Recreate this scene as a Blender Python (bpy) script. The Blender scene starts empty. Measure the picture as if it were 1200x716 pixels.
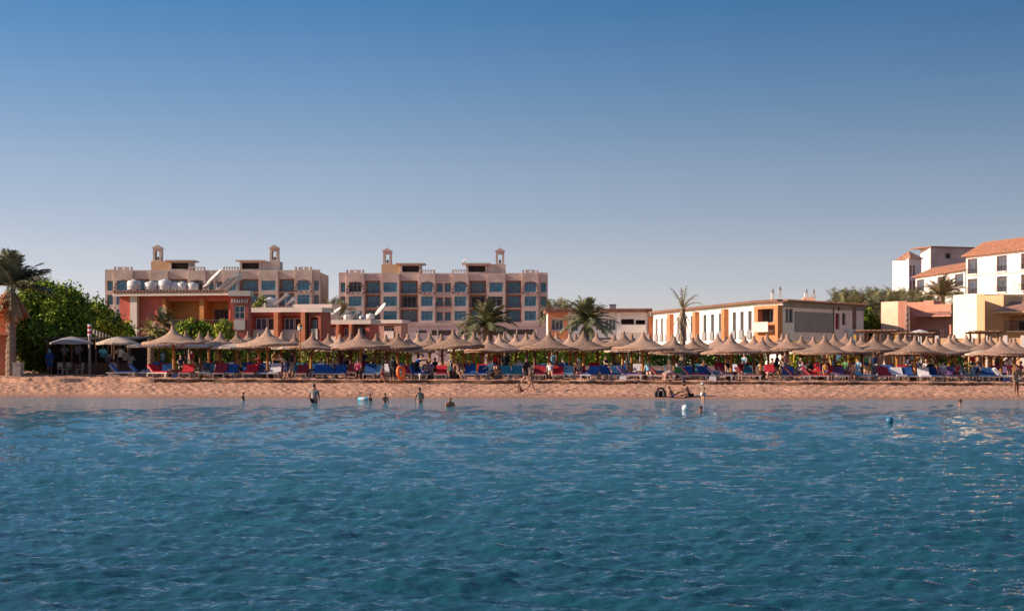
import bpy, bmesh, math, random
import numpy as np
from mathutils import Vector, Matrix
R = math.radians
rnd = random.Random(7)
FP, HY, CZ = 1800.0, 415.0, 2.6           # focal length in photo pixels, horizon row, eye height
scene = bpy.context.scene
col = scene.collection
def pxX(px, Y): return (px - 600.0) / FP * Y
def pyZ(py, Y): return CZ + (HY - py) / FP * Y

# ------------------------------------------------------------------ materials
def mat(name, c, rough=.8, var=.12, scale=3.0, c2=None, bump=0.0, bscale=20.0, metal=0.0, spec=.4, stretch=(1,1,1)):
    m = bpy.data.materials.new(name); m.use_nodes = True
    nt = m.node_tree; N = nt.nodes; L = nt.links
    b = N['Principled BSDF']
    b.inputs['Roughness'].default_value = rough
    b.inputs['Metallic'].default_value = metal
    b.inputs['Specular IOR Level'].default_value = spec
    tc = N.new('ShaderNodeTexCoord'); mp = N.new('ShaderNodeMapping')
    mp.inputs['Scale'].default_value = stretch
    L.new(tc.outputs['Object'], mp.inputs['Vector'])
    nz = N.new('ShaderNodeTexNoise'); nz.inputs['Scale'].default_value = scale; nz.inputs['Detail'].default_value = 6
    L.new(mp.outputs[0], nz.inputs['Vector'])
    cr = N.new('ShaderNodeValToRGB')
    a = c2 if c2 else tuple(x * (1 - var * 1.6) for x in c)
    d = c if c2 else tuple(min(1, x * (1 + var)) for x in c)
    cr.color_ramp.elements[0].position = .3; cr.color_ramp.elements[0].color = (*a, 1)
    cr.color_ramp.elements[1].position = .7; cr.color_ramp.elements[1].color = (*d, 1)
    L.new(nz.outputs['Fac'], cr.inputs[0]); L.new(cr.outputs[0], b.inputs['Base Color'])
    if bump:
        n2 = N.new('ShaderNodeTexNoise'); n2.inputs['Scale'].default_value = bscale; n2.inputs['Detail'].default_value = 5
        L.new(mp.outputs[0], n2.inputs['Vector'])
        bp = N.new('ShaderNodeBump'); bp.inputs['Strength'].default_value = bump; bp.inputs['Distance'].default_value = .05
        L.new(n2.outputs['Fac'], bp.inputs['Height']); L.new(bp.outputs[0], b.inputs['Normal'])
    return m

M = {}
M['wallA'] = mat('plaster_beige', (.59,.48,.39), .9, .16, .35)
M['wallB'] = mat('plaster_rose', (.60,.45,.38), .9, .14, .35)
M['sunlitpeach'] = mat('plaster_sunlit_peach', (.68,.43,.25), .9, .08, .6)  # sunlight on the left stair penthouses, put into the plaster colour
M['reddish'] = mat('plaster_brick_red', (.45,.25,.19), .9, .12, .8)
M['red'] = mat('plaster_red', (.50,.11,.08), .85, .15, 1.0)
M['redor'] = mat('plaster_red_orange', (.55,.18,.09), .85, .12, 1.0)
M['ochre'] = mat('plaster_ochre', (.52,.22,.07), .85, .15, 1.0)
M['orange'] = mat('plaster_orange', (.58,.21,.09), .85, .1, 1.0)
M['salmon'] = mat('plaster_salmon', (.68,.29,.19), .85, .08, 1.0)
M['sunlitsalmon'] = mat('plaster_salmon_sunlit', (.78,.47,.33), .85, .06, 1.0)  # salmon plaster with sunlight put into its colour, for the left face
M['sunlitcream'] = mat('plaster_cream_sunlit', (.86,.74,.58), .85, .05, 1.0)  # cream plaster lightened as if sunlit, for the tower's left face
M['cream'] = mat('plaster_cream', (.82,.50,.27), .85, .06, .8)
M['white'] = mat('plaster_white', (.80,.74,.68), .85, .05, .7)
M['pinkwhite'] = mat('plaster_pale_pink', (.66,.53,.47), .85, .08, .8)
M['endwall'] = mat('plaster_white_shade_tone', (.80,.67,.62), .85, .05, .7)  # white plaster of the shaded end wall, warm shade tone put into it
M['palmgrey'] = mat('palm_grey_green', (.16,.17,.11), .75, .25, 2, spec=.3)
M['kerb'] = mat('shade_strip_brown', (.15,.08,.05), .9, .3, 3)  # dark brown standing in for the shade strip along the terrace edge
M['grey'] = mat('plaster_grey', (.29,.26,.26), .85, .08, .8)
M['tile'] = mat('roof_tile', (.68,.35,.21), .85, .2, 2.0, bump=.5, bscale=6)
M['tilebr'] = mat('roof_tile_brown', (.34,.17,.12), .85, .2, 2.0, bump=.4, bscale=6)
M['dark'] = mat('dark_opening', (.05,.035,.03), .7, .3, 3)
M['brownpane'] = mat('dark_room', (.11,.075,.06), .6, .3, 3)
M['frame'] = mat('window_frame', (.70,.66,.62), .5, .05, 3)
M['frameblue'] = mat('window_frame_blue', (.20,.36,.42), .5, .05, 3)
M['frmbr'] = mat('window_frame_brown', (.17,.09,.07), .6, .1, 3)
M['glassblue'] = mat('glass_blue', (.02,.15,.24), .15, .35, .9, spec=.7)
M['glassgrey'] = mat('glass_grey', (.07,.10,.14), .12, .3, 1.2, spec=.7)
M['rail'] = mat('rail_iron', (.10,.07,.06), .6, .2, 4)
M['plastic'] = mat('white_plastic', (.48,.40,.36), .4, .05, 3)
M['tank'] = mat('tank_white', (.60,.56,.53), .5, .08, 2)
M['solar'] = mat('solar_frame', (.62,.52,.45), .4, .1, 3)
M['metal'] = mat('metal_grey', (.35,.35,.36), .4, .1, 3, metal=.6)
M['concrete'] = mat('concrete', (.38,.33,.29), .9, .12, 3, bump=.3)
M['thatch'] = mat('thatch', (.54,.34,.25), .95, c2=(.23,.13,.09), scale=9, bump=.45, bscale=30, spec=.05, stretch=(1,1,3.2))
M['thatch_old'] = mat('thatch_old', (.43,.28,.20), .95, c2=(.17,.10,.07), scale=7, bump=.5, bscale=24, spec=.05, stretch=(1,1,3.2))
M['thatch_new'] = mat('thatch_new', (.60,.40,.29), .95, c2=(.30,.18,.12), scale=11, bump=.45, bscale=32, spec=.05, stretch=(1,1,3.2))
M['canvasgrey'] = mat('canvas_grey', (.30,.27,.27), .9, .1, 3)
M['canvastan'] = mat('canvas_tan', (.55,.42,.31), .9, .1, 3)
M['pole'] = mat('pole_wood', (.42,.18,.04), .7, .25, 5, stretch=(1,1,.3))
M['poledark'] = mat('pole_wood_dark', (.17,.085,.045), .8, .25, 5, stretch=(1,1,.3))
M['bark'] = mat('palm_bark', (.27,.19,.13), .95, .35, 6, bump=.8, bscale=12, stretch=(1,1,3))
M['barkgrey'] = mat('tree_bark', (.16,.11,.08), .95, .3, 4, bump=.6)
M['rattan'] = mat('rattan_brown', (.17,.09,.06), .8, .3, 30, bump=.5)
M['cl_red'] = mat('cushion_red', (.55,.02,.035), .85, .12, 5)
M['cl_darkred'] = mat('cushion_dark_red', (.34,.02,.035), .85, .12, 5)
M['cl_blue'] = mat('cushion_blue', (.015,.08,.27), .85, .15, 5)
M['cl_teal'] = mat('cushion_teal', (.04,.20,.26), .85, .15, 5)
M['cl_white'] = mat('towel_white', (.72,.68,.70), .9, .06, 5)
M['cl_lightblue'] = mat('towel_light_blue', (.22,.48,.62), .9, .1, 5)
M['cl_purple'] = mat('towel_purple', (.20,.11,.27), .9, .15, 5)
M['cl_pink'] = mat('towel_pink', (.75,.10,.20), .9, .12, 5)
M['cl_navy'] = mat('cloth_navy', (.03,.045,.12), .9, .15, 5)
M['cl_black'] = mat('cloth_black', (.015,.015,.02), .9, .2, 5)
M['cl_green'] = mat('cloth_green', (.10,.36,.12), .9, .15, 5)
M['cl_yellow'] = mat('cloth_yellow', (.72,.40,.05), .9, .15, 5)
M['cl_dim'] = mat('cloth_dim', (.13,.12,.12), .9, .2, 5)
M['cl_grey'] = mat('cloth_grey', (.30,.25,.23), .9, .1, 5)
M['cl_orange'] = mat('vinyl_orange', (.85,.16,.03), .4, .08, 5)
M['cl_cyan'] = mat('vinyl_cyan', (.10,.50,.66), .4, .08, 5)
M['cl_pattern'] = mat('cloth_patterned', (.45,.36,.26), .9, c2=(.06,.06,.05), scale=26)
M['skin'] = mat('skin_tan', (.50,.27,.18), .6, .08, 6)
M['skind'] = mat('skin_brown', (.27,.13,.08), .6, .08, 6)
M['skinp'] = mat('skin_pale', (.66,.41,.31), .6, .08, 6)
M['hair'] = mat('hair_dark', (.02,.013,.01), .6, .2, 20)
M['hairb'] = mat('hair_brown', (.10,.05,.025), .6, .2, 20)
M['hairl'] = mat('hair_fair', (.50,.36,.22), .6, .2, 20)
M['eye'] = mat('eye_dark', (.02,.015,.015), .3, .05, 3)
M['buoyblue'] = mat('buoy_blue', (.035,.15,.26), .4, .08, 4)
M['buoywhite'] = mat('buoy_white', (.70,.74,.76), .35, .05, 4)
M['leaf1'] = mat('leaf_green', (.26,.34,.045), .85, .25, 2, spec=.1)
M['leaf2'] = mat('leaf_dark', (.06,.12,.025), .85, .25, 2, spec=.1)
M['leaf3'] = mat('leaf_bright', (.42,.46,.06), .85, .25, 2, spec=.1)
M['leafy'] = mat('leaf_yellow', (.34,.33,.09), .8, .25, 2, spec=.3)
M['palm1'] = mat('palm_green', (.17,.175,.08), .7, .25, 2, spec=.3)
M['palm2'] = mat('palm_olive', (.25,.235,.12), .7, .25, 2, spec=.3)
M['palmdry'] = mat('palm_dry', (.36,.25,.14), .9, .25, 2)
M['dates'] = mat('palm_dates', (.62,.17,.04), .8, .25, 4)
M['lampglass'] = mat('lamp_glass', (.75,.68,.50), .3, .05, 3)

# ------------------------------------------------------------------ mesh builder
class MB:
    def __init__(s): s.v = []; s.f = []; s.m = []
    def quad(s, a, b, c, d, m=0):
        n = len(s.v); s.v += [tuple(a), tuple(b), tuple(c), tuple(d)]; s.f.append((n, n+1, n+2, n+3)); s.m.append(m)
    def tri(s, a, b, c, m=0):
        n = len(s.v); s.v += [tuple(a), tuple(b), tuple(c)]; s.f.append((n, n+1, n+2)); s.m.append(m)
    def hexa(s, p, m=0):     # p: 8 points, bottom 4 then top 4
        n = len(s.v); s.v += [tuple(q) for q in p]
        for f in ((0,3,2,1),(4,5,6,7),(0,1,5,4),(1,2,6,5),(2,3,7,6),(3,0,4,7)):
            s.f.append(tuple(n+i for i in f)); s.m.append(m)
    def box(s, x0, x1, y0, y1, z0, z1, m=0):
        s.hexa([(x0,y0,z0),(x1,y0,z0),(x1,y1,z0),(x0,y1,z0),(x0,y0,z1),(x1,y0,z1),(x1,y1,z1),(x0,y1,z1)], m)
    def tube(s, pts, rad, seg=8, m=0, cap=True):
        pts = [Vector(p) for p in pts]
        if not isinstance(rad, (list, tuple)): rad = [rad]*len(pts)
        rings = []
        for i, p in enumerate(pts):
            t = (pts[min(i+1, len(pts)-1)] - pts[max(i-1, 0)]).normalized()
            up = Vector((0,0,1)) if abs(t.z) < .9 else Vector((1,0,0))
            a = t.cross(up).normalized(); b = t.cross(a)
            n = len(s.v)
            for k in range(seg):
                an = 2*math.pi*k/seg
                s.v.append(tuple(p + (a*math.cos(an) + b*math.sin(an))*rad[i]))
            rings.append(n)
        for i in range(len(rings)-1):
            for k in range(seg):
                k2 = (k+1) % seg
                s.f.append((rings[i]+k, rings[i]+k2, rings[i+1]+k2, rings[i+1]+k)); s.m.append(m)
        if cap:
            s.f.append(tuple(rings[0]+k for k in range(seg))[::-1]); s.m.append(m)
            s.f.append(tuple(rings[-1]+k for k in range(seg))); s.m.append(m)
    def lathe(s, prof, seg=24, c=(0,0,0), m=0, wob=0, r=None):
        rings = []
        for (rr, z) in prof:
            n = len(s.v)
            for k in range(seg):
                a = 2*math.pi*k/seg
                q = rr*(1 + (r.uniform(-wob, wob) if r else 0))
                s.v.append((c[0]+q*math.cos(a), c[1]+q*math.sin(a), c[2]+z + ((r.uniform(-wob, wob)*rr*.3) if r else 0)))
            rings.append(n)
        for i in range(len(rings)-1):
            for k in range(seg):
                k2 = (k+1) % seg
                s.f.append((rings[i]+k, rings[i]+k2, rings[i+1]+k2, rings[i+1]+k)); s.m.append(m)
        s.f.append(tuple(rings[0]+k for k in range(seg))[::-1]); s.m.append(m)
        s.f.append(tuple(rings[-1]+k for k in range(seg))); s.m.append(m)
    def ball(s, c, r, seg=10, rings=7, m=0):
        if not isinstance(r, (tuple, list)): r = (r, r, r)
        prof = []
        n0 = len(s.v)
        for i in range(1, rings):
            ph = math.pi*i/rings
            for k in range(seg):
                a = 2*math.pi*k/seg
                s.v.append((c[0]+r[0]*math.sin(ph)*math.cos(a), c[1]+r[1]*math.sin(ph)*math.sin(a), c[2]+r[2]*math.cos(ph)))
        t = len(s.v); s.v.append((c[0], c[1], c[2]+r[2])); s.v.append((c[0], c[1], c[2]-r[2]))
        for i in range(rings-2):
            for k in range(seg):
                k2 = (k+1) % seg
                s.f.append((n0+i*seg+k, n0+(i+1)*seg+k, n0+(i+1)*seg+k2, n0+i*seg+k2)); s.m.append(m)
        for k in range(seg):
            k2 = (k+1) % seg
            s.f.append((t, n0+k, n0+k2)); s.m.append(m)
            s.f.append((t+1, n0+(rings-2)*seg+k2, n0+(rings-2)*seg+k)); s.m.append(m)
    def build(s, name, mats, parent=None, smooth=False, origin=None):
        if not isinstance(mats, (list, tuple)): mats = [mats]
        o_ = Vector((0,0,0))
        if parent is not None:
            p = parent
            while p is not None: o_ = o_ + p.location; p = p.parent
        elif origin is not None: o_ = Vector(origin)
        me = bpy.data.meshes.new(name)
        me.from_pydata([(a-o_.x, b-o_.y, c-o_.z) for a, b, c in s.v], [], s.f)
        for k in mats: me.materials.append(M[k] if isinstance(k, str) else k)
        me.polygons.foreach_set('material_index', s.m)
        if smooth: me.polygons.foreach_set('use_smooth', [True]*len(s.f))
        me.update()
        o = bpy.data.objects.new(name, me); col.objects.link(o)
        if parent is not None: o.parent = parent
        elif origin is not None: o.location = origin
        return o

def tag(o, label=None, cat=None, group=None, kind=None):
    if label: o['label'] = label
    if cat: o['category'] = cat
    if group: o['group'] = group
    if kind: o['kind'] = kind
    return o
def thing(name, label, cat, loc=(0,0,0), group=None, rz=0):
    o = bpy.data.objects.new(name, None); col.objects.link(o); o.empty_display_size = .2
    o.location = loc; o.rotation_euler = (0,0,rz)
    return tag(o, label, cat, group)
def copy_tree(o, parent=None):
    c = o.copy(); col.objects.link(c); c.parent = parent
    for ch in list(o.children): copy_tree(ch, c)
    return c
def arrmesh(name, V, F, material, smooth=True):
    me = bpy.data.meshes.new(name)
    me.vertices.add(len(V)); me.vertices.foreach_set('co', V.astype(np.float32).ravel())
    me.loops.add(F.size); me.loops.foreach_set('vertex_index', F.astype(np.int32).ravel())
    me.polygons.add(len(F)); me.polygons.foreach_set('loop_start', np.arange(0, F.size, 4, dtype=np.int32))
    me.polygons.foreach_set('use_smooth', np.ones(len(F), dtype=bool))
    me.update(calc_edges=True); me.materials.append(material)
    o = bpy.data.objects.new(name, me); col.objects.link(o); return o
def gridfaces(nr, nc):
    i = np.arange(nr-1)[:, None]*nc + np.arange(nc-1)[None, :]
    return np.stack([i, i+1, i+nc+1, i+nc], -1).reshape(-1, 4)

# ------------------------------------------------------------------ terrain
def smooth01(t): t = np.clip(t, 0, 1); return t*t*(3-2*t)
def shore(x): return 89.3 - .085*np.clip(x, -80, 80) + .35*np.sin(x*.21+1) + .18*np.sin(x*.67) + .07*np.sin(x*2.1)
def edgeY(x): return 96.6 - .012*np.clip(x, -60, 60)
def edgeZ(x): return .86 - .0045*np.clip(x, -45, 45)
def ground(x, y):
    x = np.asarray(x, float); y = np.asarray(y, float)
    sh = shore(x); ey = edgeY(x) + .25*np.sin(x*.9) + .12*np.sin(x*2.3+1); ez = edgeZ(x) - .05
    t = (y - sh)/(ey - sh)
    z = np.where(t < 0, t*1.3, ez*(1 - (1 - np.clip(t, 0, 1))**1.5))
    z = z - .12*smooth01((y-ey+1.6)/1.5) + .27*smooth01((y - ey)/.10)
    z = np.where(y > ey, z + .08*np.clip((y-ey)/8, 0, 1), z)
    b = smooth01((y - 104)/16)
    z = z*(1-b) + 1.2*b
    return z
def gz(x, y): return float(ground(x, y))

rng = np.random.default_rng(3)
ys = np.concatenate([np.linspace(60, 86, 20), np.linspace(86.1, 99, 150), np.linspace(99.2, 130, 60), np.geomspace(131, 3500, 40)])
us = np.concatenate([np.linspace(-2.2, -.46, 14), np.linspace(-.45, .45, 860), np.linspace(.46, 2.2, 14)])
YY, UU = np.meshgrid(ys, us, indexing='ij'); XX = UU*YY
ZZ = ground(XX, YY)
def lumps(X, Y, seed, n, lo, hi):
    r = np.random.default_rng(seed); o = np.zeros_like(X)
    for _ in range(n):
        k = 2*math.pi/r.uniform(lo, hi); a = r.uniform(0, math.pi); p = r.uniform(0, 6.28)
        o += np.sin(k*(X*math.cos(a)+Y*math.sin(a))+p)
    return o/math.sqrt(n)
m1 = smooth01((YY-shore(XX)-.3)/1.0)*(1-smooth01((YY-125)/5))
lump = lumps(XX, YY, 1, 40, .26, .8)
ZZ = ZZ + m1*(.033*np.maximum(lump, -.7) + .03*lumps(XX, YY, 2, 12, 1.5, 5))
land = arrmesh('sand_beach', np.stack([XX, YY, ZZ], -1).reshape(-1, 3), gridfaces(len(ys), len(us)), None) if False else None
def sandmat():
    m = bpy.data.materials.new('sand'); m.use_nodes = True
    nt = m.node_tree; N = nt.nodes; L = nt.links; b = N['Principled BSDF']; b.inputs['Roughness'].default_value = .95
    b.inputs['Specular IOR Level'].default_value = .15
    tc = N.new('ShaderNodeTexCoord')
    n1 = N.new('ShaderNodeTexNoise'); n1.inputs['Scale'].default_value = 3.2; n1.inputs['Detail'].default_value = 8; n1.inputs['Roughness'].default_value = .7
    L.new(tc.outputs['Object'], n1.inputs['Vector'])
    cr = N.new('ShaderNodeValToRGB'); E = cr.color_ramp.elements
    E[0].position = .34; E[0].color = (.33,.165,.10,1); E[1].position = .66; E[1].color = (.62,.345,.23,1)
    L.new(n1.outputs['Fac'], cr.inputs[0])
    sp = N.new('ShaderNodeSeparateXYZ'); L.new(tc.outputs['Object'], sp.inputs[0])
    mr = N.new('ShaderNodeMapRange'); mr.inputs['From Min'].default_value = .05; mr.inputs['From Max'].default_value = .26
    mr.inputs['To Min'].default_value = 1; mr.inputs['To Max'].default_value = 0
    L.new(sp.outputs['Z'], mr.inputs['Value'])
    mx = N.new('ShaderNodeMixRGB'); mx.inputs[2].default_value = (.30,.165,.12,1)
    L.new(mr.outputs[0], mx.inputs[0]); L.new(cr.outputs[0], mx.inputs[1]); L.new(mx.outputs[0], b.inputs['Base Color'])
    bp = N.new('ShaderNodeBump'); bp.inputs['Strength'].default_value = .9; bp.inputs['Distance'].default_value = .06
    n2 = N.new('ShaderNodeTexNoise'); n2.inputs['Scale'].default_value = 6; n2.inputs['Detail'].default_value = 6
    L.new(tc.outputs['Object'], n2.inputs['Vector']); L.new(n2.outputs['Fac'], bp.inputs['Height']); L.new(bp.outputs[0], b.inputs['Normal'])
    return m
land = arrmesh('beach_ground', np.stack([XX, YY, ZZ], -1).reshape(-1, 3), gridfaces(len(ys), len(us)), sandmat())
tag(land, kind='structure')

# ------------------------------------------------------------------ sea
ys = np.concatenate([np.linspace(-60, 9, 12), 1.0/np.linspace(1/9.5, 1/96., 760)])
us = np.concatenate([np.linspace(-9, -.64, 14), np.linspace(-.62, .62, 1250), np.linspace(.64, 9, 14)])
YY, UU = np.meshgrid(ys, us, indexing='ij'); XX = UU*np.maximum(YY, 22.)
sy = np.gradient(ys)[:, None]; sx = (np.maximum(YY, 22.)*.00096)
ZW = np.zeros_like(XX)
r2 = np.random.default_rng(11)
NW = 130
for i in range(NW):
    lam = .13*(1.45/.13)**(i/(NW-1.0))*r2.uniform(.93, 1.07)
    a = math.radians(r2.normal(86, 17 if lam > .45 else 36))            # crests run mostly across the picture
    k = 2*math.pi/lam; ph = r2.uniform(0, 6.28)
    amp = .0056*lam**.95 * r2.uniform(.6, 1.3)
    fade = np.clip((lam/(2.2*sy*abs(math.sin(a)) + 2.2*sx*abs(math.cos(a)) + 1e-6)) - .5, 0, 1)
    p = k*(XX*math.cos(a) + YY*math.sin(a)) + ph + .7*np.sin(XX*.11+i) + .7*np.sin(YY*.13+i*2)
    ZW += fade*amp*(np.sin(p) - .27*np.cos(2*p))
patch = .9 + .13*lumps(XX, YY, 21, 8, 6, 25)
calm = 1 - .45*smooth01((YY - shore(XX) + 3)/3)
ZW *= calm*np.clip(patch, .4, 1.5)*1.25
def watermat():
    m = bpy.data.materials.new('sea_water'); m.use_nodes = True
    nt = m.node_tree; N = nt.nodes; L = nt.links; b = N['Principled BSDF']
    b.inputs['Roughness'].default_value = .05; b.inputs['IOR'].default_value = 1.45
    tc = N.new('ShaderNodeTexCoord'); sp = N.new('ShaderNodeSeparateXYZ'); L.new(tc.outputs['Object'], sp.inputs[0])
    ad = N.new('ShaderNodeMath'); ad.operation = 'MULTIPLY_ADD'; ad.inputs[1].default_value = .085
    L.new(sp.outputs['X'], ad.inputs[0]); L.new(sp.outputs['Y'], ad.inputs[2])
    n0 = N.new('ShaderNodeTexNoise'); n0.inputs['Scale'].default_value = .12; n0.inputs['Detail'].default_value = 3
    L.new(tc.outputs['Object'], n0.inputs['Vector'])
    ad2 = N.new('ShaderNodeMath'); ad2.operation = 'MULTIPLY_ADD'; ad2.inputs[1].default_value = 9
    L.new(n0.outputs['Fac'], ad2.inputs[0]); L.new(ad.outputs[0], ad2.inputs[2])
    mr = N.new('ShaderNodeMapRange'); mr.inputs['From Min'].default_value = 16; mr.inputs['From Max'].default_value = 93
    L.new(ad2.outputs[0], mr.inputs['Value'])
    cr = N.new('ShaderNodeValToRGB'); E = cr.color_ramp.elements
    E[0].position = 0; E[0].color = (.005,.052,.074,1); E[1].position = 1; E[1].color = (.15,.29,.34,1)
    e = E.new(.24); e.color = (.013,.088,.120,1); e = E.new(.75); e.color = (.035,.14,.185,1)  # paler towards shore for shallower water; distant sky reflection also put into colour
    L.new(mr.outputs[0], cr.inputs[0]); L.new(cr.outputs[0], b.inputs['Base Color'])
    n1 = N.new('ShaderNodeTexNoise'); n1.inputs['Scale'].default_value = 7.0; n1.inputs['Detail'].default_value = 4
    mp = N.new('ShaderNodeMapping'); mp.inputs['Scale'].default_value = (.42, 1.3, 1)
    L.new(tc.outputs['Object'], mp.inputs[0]); L.new(mp.outputs[0], n1.inputs['Vector'])
    n2 = N.new('ShaderNodeTexNoise'); n2.inputs['Scale'].default_value = 1.6; n2.inputs['Detail'].default_value = 5
    L.new(mp.outputs[0], n2.inputs['Vector'])
    b1 = N.new('ShaderNodeBump'); b1.inputs['Strength'].default_value = 1.0; b1.inputs['Distance'].default_value = .045
    b2 = N.new('ShaderNodeBump'); b2.inputs['Strength'].default_value = .5; b2.inputs['Distance'].default_value = .14
    L.new(n1.outputs['Fac'], b1.inputs['Height']); L.new(n2.outputs['Fac'], b2.inputs['Height'])
    L.new(b2.outputs[0], b1.inputs['Normal']); L.new(b1.outputs[0], b.inputs['Normal'])
    return m
sea = arrmesh('sea_water', np.stack([XX, YY, ZW], -1).reshape(-1, 3), gridfaces(len(ys), len(us)), watermat())
tag(sea, kind='structure')

# ------------------------------------------------------------------ facades
class Fac:
    def __init__(s, A, B):
        s.A = Vector((A[0], A[1], 0)); d = Vector((B[0]-A[0], B[1]-A[1], 0)); s.L = d.length; s.d = d.normalized()
        s.n = Vector((s.d.y, -s.d.x, 0))
    @staticmethod
    def px(p0, Y0, p1, Y1): return Fac((pxX(p0, Y0), Y0), (pxX(p1, Y1), Y1))
    def pt(s, u, w, z): q = s.A + s.d*u + s.n*w; return (q.x, q.y, z)
    def u(s, px):
        k = (px-600)/FP; return (k*s.A.y - s.A.x)/(s.d.x - k*s.d.y)
    def z(s, py, u): return pyZ(py, s.A.y + s.d.y*u)
    def rect(s, x0, x1, y0, y1):
        a, b = s.u(x0), s.u(x1); m = (a+b)/2
        return (a, b, s.z(y1, m), s.z(y0, m))
    def box(s, mb, u0, u1, w0, w1, z0, z1, m=0):     # w0 < w1 (w1 outwards)
        P = [s.pt(u0,w1,z0), s.pt(u1,w1,z0), s.pt(u1,w0,z0), s.pt(u0,w0,z0), s.pt(u0,w1,z1), s.pt(u1,w1,z1), s.pt(u1,w0,z1), s.pt(u0,w0,z1)]
        mb.hexa(P, m)
    def wall(s, mb, u0, u1, z0, z1, holes=(), w=0.0, m=0, back=None):
        """front face with real openings; each hole (u0,u1,z0,z1,depth)"""
        U = sorted({u0, u1, *[min(max(h[i], u0), u1) for h in holes for i in (0, 1)]})
        Z = sorted({z0, z1, *[min(max(h[i], z0), z1) for h in holes for i in (2, 3)]})
        for a, b in zip(U, U[1:]):
            for c, d in zip(Z, Z[1:]):
                if b-a < 1e-4 or d-c < 1e-4: continue
                um, zm = (a+b)/2, (c+d)/2
                if any(h[0] < um < h[1] and h[2] < zm < h[3] for h in holes): continue
                mb.quad(s.pt(a,w,c), s.pt(b,w,c), s.pt(b,w,d), s.pt(a,w,d), m)
        for h in holes:
            a, b, c, d, dp = h[:5]; v = w-dp; mm = h[5] if len(h) > 5 else m
            mb.quad(s.pt(a,w,c), s.pt(a,w,d), s.pt(a,v,d), s.pt(a,v,c), mm)
            mb.quad(s.pt(b,w,d), s.pt(b,w,c), s.pt(b,v,c), s.pt(b,v,d), mm)
            mb.quad(s.pt(a,w,d), s.pt(b,w,d), s.pt(b,v,d), s.pt(a,v,d), mm)
            mb.quad(s.pt(a,w,c), s.pt(a,v,c), s.pt(b,v,c), s.pt(b,w,c), mm)
            mb.quad(s.pt(a,v,c), s.pt(b,v,c), s.pt(b,v,d), s.pt(a,v,d), mm)
    def shell(s, mb, u0, u1, z0, z1, depth, w=0.0, m=0, roof=True):
        """sides, back and roof of the block behind the front face"""
        v = w-depth
        mb.quad(s.pt(u0,v,z0), s.pt(u0,w,z0), s.pt(u0,w,z1), s.pt(u0,v,z1), m)
        mb.quad(s.pt(u1,w,z0), s.pt(u1,v,z0), s.pt(u1,v,z1), s.pt(u1,w,z1), m)
        mb.quad(s.pt(u1,v,z0), s.pt(u0,v,z0), s.pt(u0,v,z1), s.pt(u1,v,z1), m)
        if roof: mb.quad(s.pt(u0,w,z1), s.pt(u1,w,z1), s.pt(u1,v,z1), s.pt(u0,v,z1), m)
    def slab(s, mb, u0, u1, z0, z1, holes, w0, w1, m=0):
        U = sorted({u0, u1, *[h[i] for h in holes for i in (0, 1)]}); Z = sorted({z0, z1, *[h[i] for h in holes for i in (2, 3)]})
        for a, b in zip(U, U[1:]):
            for c, d in zip(Z, Z[1:]):
                um, zm = (a+b)/2, (c+d)/2
                if any(h[0] < um < h[1] and h[2] < zm < h[3] for h in holes): continue
                s.box(mb, a, b, w0, w1, c, d, m)
def window(F, root, u0, u1, z0, z1, w, fr='frame', pn='glassblue', nx=2, nz=1, bar=.08, name='window', label=None, transom=None):
    """frame bars (part) and pane (sub-part) set back at depth w"""
    mb = MB(); g = .004
    F.box(mb, u0+g, u0+bar, w-.03, w+.05, z0+g, z1-g); F.box(mb, u1-bar, u1-g, w-.03, w+.05, z0+g, z1-g)
    F.box(mb, u0+bar, u1-bar, w-.03, w+.05, z1-bar, z1-g); F.box(mb, u0+bar, u1-bar, w-.03, w+.05, z0+g, z0+bar)
    for i in range(1, nx):
        c = u0+(u1-u0)*i/nx; F.box(mb, c-bar*.4, c+bar*.4, w-.025, w+.045, z0+bar, z1-bar)
    zs = [z0+(z1-z0)*i/nz for i in range(1, nz)] + ([z0+(z1-z0)*transom] if transom else [])
    for c in zs: F.box(mb, u0+bar, u1-bar, w-.02, w+.04, c-bar*.4, c+bar*.4)
    o = mb.build(name, fr, root)
    if label: o['label'] = label
    p = MB(); F.box(p, u0+bar*.5, u1-bar*.5, w-.02, w-.005, z0+bar*.5, z1-bar*.5); p.build('pane', pn, o)
    return o
def balcony(F, root, u0, u1, z0, h, w=0.0, m='wallB', out=.35, bars=True):
    mb = MB(); F.box(mb, u0, u1, w+.003, w+out, z0-.15, z0+.02)
    o = mb.build('balcony', m, root)
    r = MB(); F.box(r, u0+.03, u1-.03, w+out-.06, w+out-.01, z0+h-.06, z0+h)
    if bars:
        n = max(3, int((u1-u0)/.28))
        for i in range(n+1):
            c = u0+.05+(u1-u0-.1)*i/n; F.box(r, c-.02, c+.02, w+out-.055, w+out-.015, z0+.02, z0+h-.06)
    else: F.box(r, u0+.04, u1-.04, w+out-.1, w+out-.02, z0+.02, z0+h-.08)
    r.build('railing', 'rail' if bars else m, o)
    return o

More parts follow.
